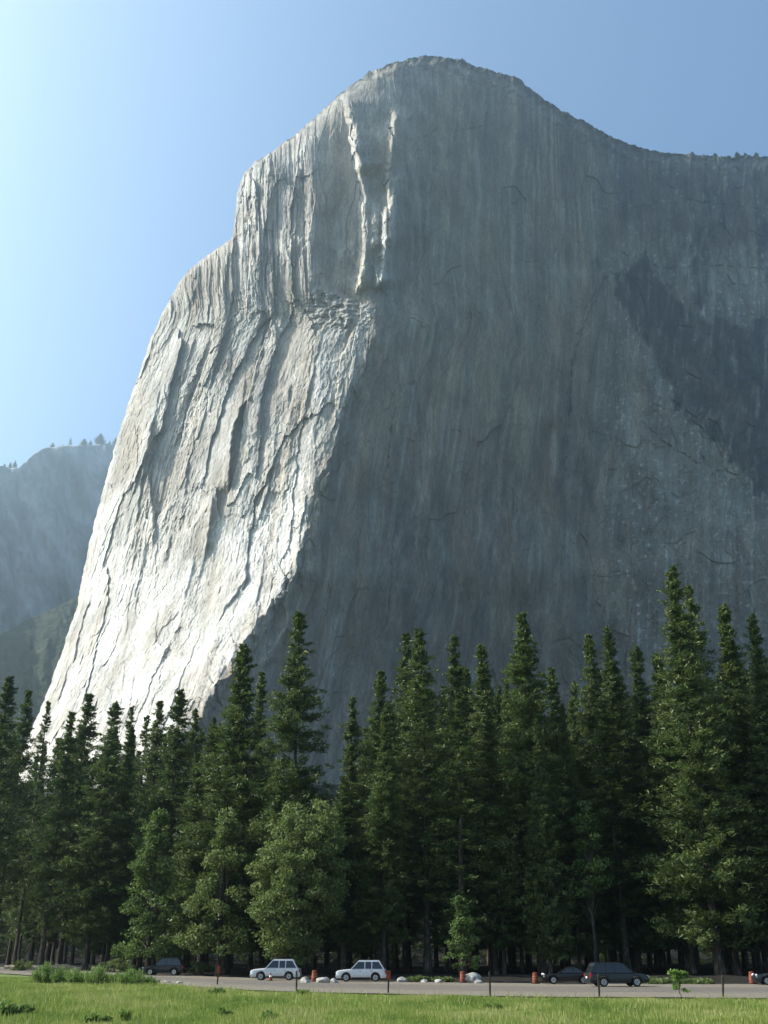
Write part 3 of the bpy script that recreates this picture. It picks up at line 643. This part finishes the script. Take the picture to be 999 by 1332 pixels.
# understorey bushes along the dark edge
def bush_parts(seed, rx, h, n_cl=26, leaves=70, ls=.2, fm=None):
    return broadleaf(seed, env_round(rx, .1, h), n_cl, leaves, ls, .05, h * .3, .5 * rx * .6)
ed = [(30, 152, 1.6, 1.3, 'low dark bush by the far left trunks'), (150, 146, 2.0, 1.7, 'dark bush left of the black off-roader below the cone shaped oak'), (262, 136, 1.6, 1.5, 'dim bush behind the orange topped post and ragged oak'),
      (545, 110, 1.2, .5, 'low green bush among the pale rocks right of the second silver car'), (575, 109.5, 1.1, .45, 'small green bush at the foot of the young fir'), (850, 104, 1.6, .42, 'low spreading bush at the roadside right of the dark people carrier'),
      (905, 103.5, 1.5, .42, 'long low bush at the roadside behind the leafy sapling')]
for i, (px, Y, rx, h, lab) in enumerate(ed):
    cr, tk = bush_parts(600 + i, rx, h); o = tree_obj('bush', cr, tk, oak_m, bark.m); o.children[0].name = 'foliage'; tag(put_px(o, px, Y), lab, 'bush', 'bushes along the edge of the wood')

# ------------------------------------------------------------------ the far ridge and the wooded slope below it
def slope_sheet(name, top, ybot, Yt, Yb_, kx, amp, mat, nx_=260, ny_=220, seed=0, back=600):
    xs = np.linspace(top[0][0], top[-1][0], nx_); tp = interp(xs, top) + 2.2 * fbm(xs / 9, xs * 0, 4, seed)
    t = np.linspace(0, 1, ny_)[:, None]; PY = tp[None] + (ybot - tp[None]) * t; PX = np.repeat(xs[None], ny_, 0)
    Yq = Yt + (Yb_ - Yt) * t ** .9 + kx * (PX - 60) - amp * (1.1 * ridged(noise(PX / 34, PY / 90, seed + 3)) + .9 * fbm(PX / 22, PY / 40, 4, seed + 5) + .35 * ridged(noise(PX / 8, PY / 26, seed + 9)))
    x, y, z = at(PX, PY, Yq); g = np.stack([x, y, z], -1); pre = []
    for oy, oz in ((back, -60), (back * .3, 6), (40, 3)):
        r = g[0].copy(); r[:, 1] += oy; r[:, 2] += oz; pre.append(r[None])
    g = np.concatenate(pre + [g], 0)
    return tag(mesh_np(name, g.reshape(-1, 3), grid_faces(*g.shape[:2]), mat), kind='structure')
fr = N('far_granite'); fv = fr.scaled(.010, .010, .004)
fcol = fr.ramp(fr.noise(fv, 1, 6, .65), [(.32, (.08, .10, .085)), (.46, (.22, .22, .205)), (.58, (.36, .355, .34)), (.72, (.52, .51, .49))])  # lightened to paint in part of the distance haze
fr.principled(fcol, .9, fr.bump(fr.noise(fr.scaled(.04, .04, .02), 1, 5), .7, 8))
slope_sheet('far_ridge', [(-260, 640), (-120, 622), (-40, 612), (0, 606), (12, 608), (24, 609), (34, 600), (46, 588), (62, 582), (80, 580), (112, 579), (150, 577), (200, 570), (330, 566)], 960, 2950, 2450, 4.0, 34, fr.m, seed=300)
fg = N('wooded_slope'); fgv = fg.scaled(.05, .05, .05)
fgc = fg.ramp(fg.noise(fgv, 1, 6, .7), [(.35, (.010, .02, .010)), (.52, (.024, .038, .018)), (.66, (.055, .06, .036)), (.8, (.14, .135, .115))])
fg.principled(fgc, .95, fg.bump(fg.noise(fg.scaled(.09, .09, .09), 1, 4), 1., 9))
slope_sheet('hill', [(-260, 900), (-80, 858), (0, 826), (36, 806), (70, 792), (100, 776), (150, 735), (260, 690)], 1015, 2050, 1400, 2.0, 22, fg.m, seed=340)
RT = [(6, 605, 10, 8), (14, 603, 12, 4), (20, 601, 14, 5), (30, 605, 12, 4), (55, 588, 9, 8), (69, 577, 9, 6), (82, 579, 6, 4), (92, 571, 13, 4), (110, 572, 12, 7), (118, 574, 11, 6), (131, 566, 17, 10), (143, 575, 10, 6), (151, 571, 13, 6)]
RL = ['bushy tree', 'narrow conifer', 'taller conifer of a pair', 'lone small conifer', 'low round tree', 'small tree', 'tiny stunted tree', 'thin crooked tree', 'round topped tree', 'low bushy tree', 'largest round tree', 'small leafy tree', 'tree half hidden by the cliff edge']
RW = ['at the far left end of the hazy ridge', 'on the left of the hazy ridge', 'on the left of the hazy ridge', 'in the notch of the hazy ridge', 'on the stepped shoulder of the hazy ridge', 'at the left corner of the flat ridge top', 'standing alone between two taller ones on the ridge', 'on the flat top of the hazy ridge', 'left of the largest tree on the ridge', 'pressed against the largest tree on the ridge', 'on the flat top of the hazy ridge', 'right of the largest tree on the ridge', 'at the right end of the hazy ridge']
for k, (px, yt, hp, wp) in enumerate(RT):
    x, y, z = (float(q) for q in at(px, yt, 2975 + 4.0 * (px - 60))); mpp = 2.4
    put_tree([7, 5, 0, 5, 9, 7, 9, 8, 9, 7, 9, 7, 9][k], x, y, hp * mpp * 1.3, wp * mpp * .62, RL[k] + ' ' + RW[k], 'tree', 'trees along the hazy ridge', z=z - hp * mpp * 1.15)

# small trees along the rim of the great wall
def on_rim(px):
    j = int(np.argmin(np.abs(X[-1] - px))); r = G[NT - 1, j + nL]; return float(r[0]), float(r[1]) + 9, float(r[2]) + 1.5
for k, (px, h) in enumerate([(872, 9), (903, 11), (918, 8), (934, 13), (951, 9), (962, 14), (973, 10), (988, 13), (740, 9), (602, 9), (481, 9), (772, 8)]):
    x, y, z = on_rim(px); put_tree([9, 7, 3, 7][k % 4], x, y, h * 1.15, h * .36, 'tiny dark pine on the rim of the great wall', 'tree', 'tiny pines along the cliff rim', z=z)

# ------------------------------------------------------------------ vehicles
def paint(name, col, rough=.35, metal=0., coat=.25):
    m = N(name); nz = m.noise(m.scaled(2, 2, 3), 1.5, 4)
    c = m.mix(m.math('MULTIPLY', nz, .35), col, tuple(min(1, .75 * q + .006) for q in col))
    return m.principled(c, m.math('MULTIPLY_ADD', nz, .2, rough - .08), None, Metallic=metal, Coat_Weight=coat, Specular_IOR_Level=.4)
silver = paint('silver_paint', (.56, .56, .57), .42, .35); blackp = paint('black_paint', (.004, .004, .005), .3, 0, .1); darkgrey = paint('dark_grey_paint', (.014, .018, .020), .34, .1, .15); whitep = paint('white_paint', (.74, .74, .72), .4)
gl = N('tinted_glass'); glass = gl.principled((.012, .015, .017), .06, None, Specular_IOR_Level=.6)
rb = N('rubber'); rubber = rb.principled(rb.mix(rb.noise(rb.scaled(4, 4, 4), 2), (.012, .012, .012), (.035, .032, .028)), .85)
al = N('alloy'); alloy = al.principled((.42, .42, .43), .35, None, Metallic=.8, Specular_IOR_Level=.5)
pl = N('black_plastic'); plastic = pl.principled(pl.mix(pl.noise(pl.scaled(5, 5, 5), 2), (.015, .015, .016), (.035, .035, .035)), .6)
hl = N('headlight_glass'); headm = hl.principled((.80, .82, .84), .12, None, Specular_IOR_Level=.7)
rd = N('red_lens'); redm = rd.principled((.42, .015, .012), .18, None, Specular_IOR_Level=.6)
wp_ = N('white_plate'); platem = wp_.principled((.72, .72, .70), .4)
def obj_bm(name, bm, mat, parent=None, smooth=False):
    bmesh.ops.recalc_face_normals(bm, faces=bm.faces)
    me = bpy.data.meshes.new(name); bm.to_mesh(me); bm.free()
    if smooth: me.polygons.foreach_set('use_smooth', [True] * len(me.polygons))
    me.materials.append(mat); o = bpy.data.objects.new(name, me); C.objects.link(o)
    if parent: o.parent = parent
    return o
def box(name, c, s, mat, parent=None, bev=.02, rz=0., ry=0.):
    bm = bmesh.new(); bmesh.ops.create_cube(bm, size=1, matrix=Matrix.Translation(c) @ Matrix.Rotation(rz, 4, 'Z') @ Matrix.Rotation(ry, 4, 'Y') @ Matrix.Diagonal((*s, 1)))
    if bev: bmesh.ops.bevel(bm, geom=bm.edges[:], offset=min(bev, min(s) * .45), segments=2, affect='EDGES')
    return obj_bm(name, bm, mat, parent)
def cyl(name, c, r, d, mat, parent=None, axis='Y', seg=28, r2=None, bev=0):
    bm = bmesh.new(); rot = Matrix.Rotation(rad(90), 4, 'X') if axis == 'Y' else (Matrix.Rotation(rad(90), 4, 'Y') if axis == 'X' else Matrix.Identity(4))
    bmesh.ops.create_cone(bm, cap_ends=True, segments=seg, radius1=r, radius2=r if r2 is None else r2, depth=d, matrix=Matrix.Translation(c) @ rot)
    if bev: bmesh.ops.bevel(bm, geom=[e for e in bm.edges if len(e.link_faces) == 2 and e.calc_face_angle() > .6], offset=bev, segments=2, affect='EDGES')
    return obj_bm(name, bm, mat, parent)
def panel(name, pts, th, mat, parent):
    """thin solid panel from a polygon (list of 3-D points), thickened along its normal"""
    bm = bmesh.new(); f = bm.faces.new([bm.verts.new(p) for p in pts]); f.normal_update(); n = f.normal.copy()
    r = bmesh.ops.extrude_face_region(bm, geom=[f]); bmesh.ops.translate(bm, verts=[v for v in r['geom'] if isinstance(v, bmesh.types.BMVert)], vec=n * th)
    return obj_bm(name, bm, mat, parent)
def make_car(root, pc, L=4.85, Wd=1.86, H=1.80, zs=.30, belt=1.06, hood=1.04, wr=.37, wheels=(-1.42, 1.44), a0=1.02, a1=.30, d1=-1.82, d0=-2.32, rails=True, tail_h=.35, sedan=False, trim=None):
    """a car heading +x. a0,a1: foot and head of the windscreen; d1,d0: head and foot of the rear window"""
    h = L / 2; w = Wd / 2; xs = np.unique(np.concatenate([np.linspace(-h, h, 60)] + [np.linspace(c - wr - .16, c + wr + .16, 25) for c in wheels]))
    bm = bmesh.new(); rings = []
    for x in xs:
        zl = zs
        for c in wheels:
            rr = wr + .10; dx = abs(x - c)
            if dx < rr: zl = max(zl, wr + math.sqrt(rr * rr - dx * dx))
        e = max(0, abs(x) / h); round_ = 1 - .10 * max(0, (e - .86) / .14) ** 2       # nose and tail draw in
        zt = hood if not sedan else hood
        if x > a0: zt = hood - .14 * ((x - a0) / (h - a0)) ** 1.6
        elif x < d0 + .02 and sedan: zt = belt + .03
        else: zt = belt
        if x > h - .12: zt -= .10 * ((x - h + .12) / .12) ** 2
        ws = w * round_; zl = min(zl, zt - .10); zm = max(zl + .02, .62 if zl < .62 else zl + .03); zm = min(zm, zt - .06)
        lowin = .03 if zl < .5 else .005
        ring = [(x, -ws + .05 + lowin, zl), (x, -ws + .005, (zl + zm) / 2), (x, -ws, zm), (x, -ws + .035, zt - .05), (x, -ws + .17, zt), (x, 0, zt + (.035 if x > a0 else .01)),
                (x, ws - .17, zt), (x, ws - .035, zt - .05), (x, ws, zm), (x, ws - .005, (zl + zm) / 2), (x, ws - .05 - lowin, zl), (x, 0, zl)]
        rings.append([bm.verts.new(p) for p in ring])
    for a, b in zip(rings, rings[1:]):
        for k in range(12): bm.faces.new((a[k], a[(k + 1) % 12], b[(k + 1) % 12], b[k]))
    bm.faces.new(rings[0]); bm.faces.new(rings[-1][::-1])
    body = obj_bm('body', bm, pc, root, True)
    try:
        md = body.modifiers.new('edges', 'EDGE_SPLIT'); md.split_angle = rad(35)
    except Exception: pass
    # the cabin above the belt
    zb, zr = belt - .01, H; wb, wtp = w - .075, w - .23
    prof = [(d0, zb), (d1 - .02, zr - .10), (d1 + .10, zr - .02), ((d1 + a1) / 2, zr), (a1 - .12, zr - .02), (a1, zr - .07), (a0, zb)]
    bm = bmesh.new(); cols = []
    for (x, z) in prof:
        f = (z - zb) / (zr - zb); yw = wb + (wtp - wb) * f
        cols.append([bm.verts.new((x, -yw, z)), bm.verts.new((x, -yw * .6, z + .02 * f)), bm.verts.new((x, 0, z + .03 * f)), bm.verts.new((x, yw * .6, z + .02 * f)), bm.verts.new((x, yw, z))])
    for a, b in zip(cols, cols[1:]):
        for k in range(4): bm.faces.new((a[k], b[k], b[k + 1], a[k + 1]))
    bm.faces.new([c[0] for c in cols][::-1]); bm.faces.new([c[4] for c in cols])
    bmesh.ops.bevel(bm, geom=[e for e in bm.edges if len(e.link_faces) == 2 and e.calc_face_angle() > .7], offset=.07, segments=3, affect='EDGES')
    obj_bm('roof', bm, pc, root)
    def side(x, z, s, out=.006):
        f = (z - zb) / (zr - zb); return Vector((x, s * (wb + (wtp - wb) * f + out), z))
    def xa(z): return a0 + (a1 - a0) * (z - zb) / (zr - .07 - zb)
    def xd(z): return d0 + (d1 - d0) * (z - zb) / (zr - .10 - zb)
    z1, z2 = zb + .06, zr - .13
    span = (xd(z1), xa(z1)); cut = [.36, .68] if not sedan else [.30, .60]
    mid = [d1 + (a1 - d1) * c for c in cut] if not sedan else [d1 + (a1 - d1) * .42]
    for s in (-1, 1):
        edges_ = [('r',)] + [('m', m_) for m_ in mid] + [('f',)]
        for i in range(len(edges_) - 1):
            def ex(e, z, sgn):
                if e[0] == 'r': return xd(z) + .12
                if e[0] == 'f': return xa(z) - .10
                return e[1] + sgn * .045
            q = [side(ex(edges_[i], z1, 1), z1, s), side(ex(edges_[i + 1], z1, -1), z1, s), side(ex(edges_[i + 1], z2, -1), z2, s), side(ex(edges_[i], z2, 1), z2, s)]
            if q[2].x - q[3].x < .05: q[3].x = q[2].x - .05
            panel('side_window', q if s < 0 else q[::-1], .004, glass, root)
    def cross(xf, za, zz, out):                                    # windscreen and rear window follow their slopes
        pts = []
        for z, sg in ((za, -1), (za, 1), (zz, 1), (zz, -1)):
            f = (z - zb) / (zr - zb); yw = (wb + (wtp - wb) * f) - .09; pts.append(Vector((xf(z) + out, sg * yw, z + .012)))
        return pts
    panel('windshield', cross(xa, zb + .05, zr - .13, .012), .005, glass, root)
    panel('rear_window', cross(xd, zb + .06, zr - .17, -.012)[::-1], .005, glass, root)
    tm = trim or pc
    box('bumper', (h - .03, 0, .50), (.18, Wd - .10, .26), tm, root, .05); box('bumper', (-h + .02, 0, .52), (.18, Wd - .10, .26), tm, root, .05)
    box('grille', (h - .002, 0, .76), (.05, Wd * .42, .16), plastic, root, .02)
    for s in (-1, 1):
        box('headlight', (h - .09, s * (w - .28), .80), (.20, .34, .17), headm, root, .05, rz=-s * .25)
        box('tail_light', (-h + .06, s * (w - .15), .88), (.13, .17, tail_h), redm, root, .03)
        box('side_mirror', (a0 - .14, s * (w + .06), belt + .09), (.12, .20, .15), plastic if trim else pc, root, .04)
        for hx in ((.05, -1.0) if not sedan else (-.15, -1.05)): box('door_handle', (hx, s * (w - .012), belt - .15), (.18, .05, .035), plastic, root, .012)
        for c in wheels:
            t = cyl('wheel', (c, s * (w - .13), wr), wr, .23, rubber, root, bev=.03)
            cyl('rim', (c, s * (w - .010), wr), wr * .64, .035, alloy, t)
            cyl('hub_cap', (c, s * (w + .006), wr), wr * .15, .03, plastic, t, seg=14)
            for k in range(5):
                a = k * 2 * math.pi / 5
                box('spoke_gap', (c + math.cos(a + .6) * wr * .40, s * (w + .008), wr + math.sin(a + .6) * wr * .40), (wr * .26, .012, wr * .16), plastic, t, .01, ry=-(a + .6))
        if rails: box('roof_rail', ((d1 + a1) / 2, s * (wtp - .06), H + .035), (abs(a1 - d1) * .8, .045, .04), plastic, root, .015)
        box('side_sill', (0, s * (w - .06), zs + .04), (wheels[1] - wheels[0] - 2 * wr - .3, .10, .09), plastic, root, .02)
    box('license_plate', (-h - .075, 0, .72), (.02, .32, .16), platem, root, .006)
    return root
def car_at(px, Y, yaw, label, cat, name, pc, **kw):
    x = float(at(px, 1262, Y)[0]); r = empty(name, (x, Y, road_z(x, Y)), yaw); make_car(r, pc, **kw); return tag(r, label, cat)
def road_z(x, y): return float(.35 * sstep(-5, -60, x) * sstep(60, 120, y)) + .088
lead = math.pi
car_at(214, 133, lead - .10, 'black off road wagon with pale bonnet glint parked below the cone shaped oak', 'suv', 'parked_suv', blackp, L=4.9, H=1.86, Wd=1.88)
car_at(359, 116, lead - .02, 'silver SUV with shaded grey lower body, left one of the two silver cars', 'suv', 'parked_suv', silver, L=5.0, H=1.95, Wd=1.94, belt=1.10, hood=1.08)
car_at(470, 111.5, lead - .03, 'bright silver SUV with dark side windows parked left of the orange topped post', 'suv', 'parked_suv', silver, L=4.85, H=1.90, Wd=1.90, belt=1.09, hood=1.07)
car_at(738, 103.5, lead - .06, 'low black sedan half hidden behind the dark people carrier', 'car', 'parked_sedan', blackp, L=4.6, H=1.40, Wd=1.78, belt=.90, hood=.86, wr=.33, zs=.22, a0=.85, a1=.10, d1=-.85, d0=-1.55, rails=False, tail_h=.16, sedan=True, wheels=(-1.32, 1.38))
car_at(801, 96, .12, 'dark grey people carrier with red tail light facing right, nearest car', 'suv', 'parked_suv', darkgrey, L=5.05, H=1.84, Wd=1.96, belt=1.05, hood=1.03, a0=1.30, a1=.42, d1=-2.05, d0=-2.42, tail_h=.34)
car_at(1014, 101, lead - .1, 'dark car of which only the pale headlamp end enters at the right edge', 'car', 'parked_sedan', darkgrey, L=4.6, H=1.45, Wd=1.80, belt=.92, hood=.90, wr=.33, zs=.22, a0=.85, a1=.10, d1=-1.0, d0=-1.75, rails=False, tail_h=.16, sedan=True, wheels=(-1.32, 1.38))

# ------------------------------------------------------------------ posts, drums, rocks, logs
wd = N('weathered_wood'); wood = wd.principled(wd.ramp(wd.noise(wd.scaled(6, 6, 1.2), 2, 5), [(.3, (.03, .024, .019)), (.7, (.095, .078, .06))]), .9)
og = N('faded_orange'); orange = og.principled(og.mix(og.noise(og.scaled(3, 3, 3), 2, 4), (.22, .048, .022), (.14, .038, .02)), .75)
ob = N('dull_band'); bandm = ob.principled(ob.mix(ob.noise(ob.scaled(3, 3, 3), 2, 4), (.30, .11, .07), (.20, .07, .045)), .6)
def post(px, Y, h, lean, lab, top=False):
    x = float(at(px, 1275, Y)[0]); r = empty('marker_post', (x, Y, zg(x, Y))); r.rotation_euler = (0, lean, 0)
    bm = bmesh.new(); bmesh.ops.create_cube(bm, size=1, matrix=Matrix.Translation((0, 0, h / 2 - .1)) @ Matrix.Diagonal((.125, .11, h + .2, 1))); bmesh.ops.bevel(bm, geom=bm.edges[:], offset=.02, segments=2, affect='EDGES')
    for v in bm.verts:
        if v.co.z > h - .1: v.co.z += .05 if v.co.x > 0 else -.03
    obj_bm('shaft', bm, wood, r)
    if top:
        box('sign_plate', (.0, -.072, h - .05), (.30, .03, .62), orange, r, .01); box('reflector', (0, -.092, h - .12), (.10, .012, .14), redm, r, .004)
    else: box('band', (0, 0, h - .28), (.137, .122, .07), plastic, r, .005)
    return tag(r, lab, 'post', 'marker posts along the road shoulder')
post(27, 150, 1.0, .0, 'dark wooden post at the far left road edge beside tall grass')
post(283, 101, 1.35, .02, 'orange topped post right of the black off road wagon', True)
post(386, 86.5, 1.45, -.02, 'plain dark post in front of the tail of the left silver car')
post(505, 82, 1.30, .02, 'orange topped post by the tail of the bright silver SUV', True)
post(637, 77, 1.55, .0, 'plain dark post right of the small pale young fir')
post(778, 75.5, 1.45, .03, 'plain dark post before the rear wheel of the people carrier')
post(938, 75, 1.35, .10, 'leaning dark post right of the leafy sapling')
def drum(px, Y, s, lab):
    x = float(at(px, 1270, Y)[0]); r = empty('traffic_drum', (x, Y, road_z(x, Y))); bm = bmesh.new(); prof = [(.30, .06), (.30, .34), (.285, .36), (.285, .56), (.265, .58), (.265, .78), (.245, .80), (.245, .98), (.20, 1.03), (.0, 1.04)]
    vs = [[bm.verts.new((rr * math.cos(a), rr * math.sin(a), z)) for a in np.arange(20) * math.pi / 10] for rr, z in prof[:-1]]
    for a, b in zip(vs, vs[1:]):
        for k in range(20): bm.faces.new((a[k], a[(k + 1) % 20], b[(k + 1) % 20], b[k]))
    bm.faces.new(vs[-1]); bm.faces.new(vs[0][::-1]); obj_bm('barrel', bm, orange, r)
    cyl('base', (0, 0, .035), .42, .07, rubber, r, 'Z', 20); box('handle', (0, 0, 1.08), (.20, .04, .09), plastic, r, .015)
    for z, rr in ((.46, .2875), (.68, .2675)): cyl('stripe', (0, 0, z), rr, .12, bandm, r, 'Z', 28)
    s *= .86; r.scale = (s, s, s); return tag(r, lab, 'drum', 'orange drums along the far road side')
drum(409, 111, 1.12, 'orange drum between the two silver cars')
drum(602, 107, 1.1, 'faded orange drum under the small pale young fir')
drum(696, 104, 1.05, 'dim orange drum left of the low black sedan')
drum(978, 103, 1.15, 'dull reddish drum left of the car cut by the right edge')
cn = empty('traffic_cone', (float(at(352, 1270, 113.5)[0]), 113.5, road_z(0, 113))); cyl('cone', (0, 0, .40), .20, .72, orange, cn, 'Z', 20, .04); box('base', (0, 0, .025), (.46, .46, .05), rubber, cn, .01); cyl('stripe', (0, 0, .44), .145, .14, platem, cn, 'Z', 20, .105)
tag(cn, 'small orange cone with white stripe low beside the left silver car', 'cone')
rk = N('pale_boulder'); rockm = rk.principled(rk.ramp(rk.noise(rk.scaled(2, 2, 2), 1.5, 6, .65), [(.3, (.13, .12, .11)), (.55, (.30, .285, .26)), (.75, (.46, .44, .41))]), .9, rk.bump(rk.noise(rk.scaled(5, 5, 5), 1.5, 5), .6, .08))
def boulder(px, Y, sx, sy, sz, lab, seed, mat=None):
    r = np.random.default_rng(seed); bm = bmesh.new(); bmesh.ops.create_icosphere(bm, subdivisions=4, radius=1)
    o3 = r.uniform(-40, 40, 3); cuts = [(Vector(r.normal(size=3)).normalized(), r.uniform(.62, .9)) for _ in range(9)]
    for v in bm.verts:
        p = v.co.copy()
        for n_, d_ in cuts:
            e = p.dot(n_) - d_
            if e > 0: p -= n_ * e * .9
        q = noise(np.array([p.x * 2 + o3[0] + p.z]), np.array([p.y * 2 + o3[1] + p.z * .7]), 5)[0]; p *= 1 + .16 * q; v.co = Vector((p.x * sx, p.y * sy, max(p.z, -.35) * sz))
    x = float(at(px, 1272, Y)[0]); o = obj_bm('boulder', bm, mat or rockm, None, True); o.location = (x, Y, road_z(x, Y) + .22 * sz); o.rotation_euler.z = r.uniform(0, 6)
    return tag(o, lab, 'rock', 'pale rocks along the far road side')
for i, a in enumerate([(396.5, 107, .62, .5, .42, 'pale boulder between the left silver car and the orange drum'), (420, 107, .72, .55, .46, 'largest pale rock right of the orange drum between the silver cars'), (435, 106.5, .42, .4, .36, 'small pale rock at the nose of the bright silver SUV'),
                       (524.5, 109.5, .75, .5, .40, 'white rock right of the orange topped post by the bright silver SUV'), (552, 108.5, .4, .35, .25, 'small grey rock among the low bushes left of the young fir'),
                       (570, 107.5, .5, .4, .28, 'low grey rock just left of the young fir foot'), (614.5, 107.5, 1.0, .8, .7, 'large grey boulder right of the drum under the young fir'), (622, 106, .45, .4, .28, 'small rock at the right foot of the large grey boulder'), (218, 106, .4, .3, .18, 'small pale stone on the shoulder in front of the black off road wagon'), (233, 104, .36, .3, .16, 'smaller pale stone in the grass edge right of another, before the black wagon')]):
    boulder(*a[:5], a[5], 700 + i)
lgm = N('bleached_wood'); logm = lgm.principled(lgm.ramp(lgm.noise(lgm.scaled(1, 8, 8), 2, 5), [(.3, (.16, .12, .085)), (.7, (.46, .38, .29))]), .9)
cutm = N('cut_wood'); cutw = cutm.principled(cutm.mix(cutm.noise(cutm.scaled(9, 9, 9), 2), (.55, .44, .30), (.40, .30, .2)), .85)
def log(px, Y, L_, r_, rz, tilt, lab):
    x = float(at(px, 1240, Y)[0]); o = empty('fallen_log', (x, Y, zg(x, Y) + r_ * .8), rz); o.rotation_euler.y = tilt
    n = 9; t = np.linspace(-.5, .5, n); path = np.stack([t * L_, .06 * np.sin(t * 5), .05 * np.cos(t * 4)], -1); v, q = tube_np(path, r_ * (1 - .25 * (t + .5)) * (1 + .06 * np.sin(t * 19)), 12); mesh_np('trunk', v, q, logm, o)
    cyl('cut_end', (-.5 * L_ - .005, .06 * math.sin(-2.5), .05 * math.cos(-2)), r_ * .97, .04, cutw, o, 'X', 16); return tag(o, lab, 'log', 'fallen pale logs at the left wood edge')
for a in [(68, 158, 5.2, .42, .25, -.05, 'thickest pale log with bright cut end at the left wood edge'), (36, 162, 4.2, .36, -.1, 0, 'pale log left of the thickest log between dark trunks'), (76, 155.5, 2.6, .30, .5, .04, 'short pale log lying in front of the thickest log'),
          (92, 160, 4.4, .36, -.3, .1, 'brown log right of the thickest log, tilted'), (113, 157, 4.8, .28, .2, -.12, 'thin slanting pale log farthest right of the pile'), (140, 153, 4.2, .25, -.35, .06, 'dull thin log behind the tall green shrubs'), (24, 164, 3.4, .3, .2, .0, 'dull log at the left picture edge among dark trunks')]: log(*a)

# ------------------------------------------------------------------ plants in the meadow
shrub_m = leafy('shrub_leaves', [(.05, .10, .025), (.10, .175, .04), (.16, .245, .06), (.23, .31, .10)], .45)
def shrub(px, Y, h, rx, n, lab, seed, mat, name='shrub', cat='shrub', group=None, up=.85, lw=.09):
    r = np.random.default_rng(seed); ns = max(8, n // 26); C_, D_, T_, st = [], [], [], []
    for k in range(ns):
        a = r.uniform(0, 6.28); q = r.random() ** .6; bx_ = np.array([math.cos(a), math.sin(a), 0]) * rx * q * .55; tip = bx_ * 1.7 + np.array([r.normal(0, .12), r.normal(0, .12), h * (1 - .45 * q * q) * r.uniform(.7, 1.08)])
        st.append(tube_np([bx_ - (0, 0, .1), (bx_ + tip) / 2 + r.normal(0, .04, 3), tip], [.022, .014, .005], 4)); m = 26; u_ = r.uniform(.12, 1.0, m)[:, None]
        C_.append(bx_ + (tip - bx_) * u_ + r.normal(0, .10 * rx, (m, 3)) * (1, 1, .6)); D_.append(r.normal(0, 1 - up + .25, (m, 3)) + (0, 0, up)); T_.append(np.clip(r.normal(.55, .15, m) + .25 * (u_[:, 0] - .5), 0, 1))
    c, d, t = np.concatenate(C_), np.concatenate(D_), np.concatenate(T_); v, q_ = cards(c, d, r.uniform(.22, .44, len(c)), r.uniform(.6, 1.3, len(c)) * lw, r)
    x = float(at(px, 1280, Y)[0]); o = empty(name, (x, Y, zg(x, Y))); f = mesh_np('foliage', v, q_, mat, o, smooth=False); attr(f, 'tone', np.repeat(t, 4)); mesh_np('stem', *join(st), bark.m, o)
    return tag(o, lab, cat, group)
gs = 'tall green shrubs at the left road edge'
for i, a in enumerate([(56, 104, 2.35, 1.15, 1300, 'tallest feathery shrub at the left end of the green row'), (78, 103, 1.95, 1.0, 1000, 'feathery shrub second from the left end of the green row'), (98, 101, 1.75, 1.0, 900, 'pale feathery shrub in the middle of the green row, left of the dark gap'), (124, 100, 1.9, 1.25, 1200, 'rounded shrub with dark hollow in the middle of the green row'), (147, 100, 1.45, 1.0, 800, 'low pale shrub between the two rounded ones in the green row'),
                       (171, 98, 1.8, 1.3, 1300, 'rounded shrub at the right end of the green row with dark base'), (194, 99, 1.0, .8, 500, 'small grassy shrub trailing off right of the green row')]):
    shrub(a[0], a[1], a[2] * .74, a[3] * 1.05, int(a[4] * 1.5), a[5], 800 + i, shrub_m, group=gs, up=.93, lw=.055)
weed_m = leafy('weed_leaves', [(.055, .10, .025), (.10, .165, .04), (.15, .225, .055), (.21, .28, .085)], .45)
for i, a in enumerate([(12, 55, .95, .85, 600, 'large dark weed clump at the left meadow edge'), (38, 57, .5, .6, 260, 'low dark weed right of the large dark clump'), (132, 50, .45, .5, 220, 'dark weed in the meadow below the row of green shrubs'), (166, 50.5, .55, .32, 200, 'small upright dark weed in the left meadow'), (293, 54, .5, .4, 200, 'leafy green weed in the meadow left of the middle'),
                       (352, 52, .5, .42, 200, 'green weed in the meadow below the left silver car'), (640, 62, .32, .7, 200, 'flat darker patch of weed in the right meadow'), (283, 80, .5, .8, 260, 'grassy dark weed on the shoulder under the orange topped post'), (392, 78, .55, .6, 240, 'rough weed on the shoulder right below the plain dark post')]):
    shrub(a[0], a[1], a[2] * .75, a[3] * .9, a[4], a[5], 840 + i, weed_m, name='weed', cat='weed', group='dark weeds in the meadow', up=.6, lw=.16)
# the leafy sapling on the right
cr, tk = broadleaf(860, lambda r: np.array([r.normal(0, .26), r.normal(0, .22), r.uniform(.6, 1.75)]), 26, 26, .19, .022, .6, .18)
sp_ = tree_obj('sapling', cr, tk, shrub_m, bark.m); tag(put_px(sp_, 879, 69), 'small leafy sapling standing alone at the right meadow edge', 'sapling')
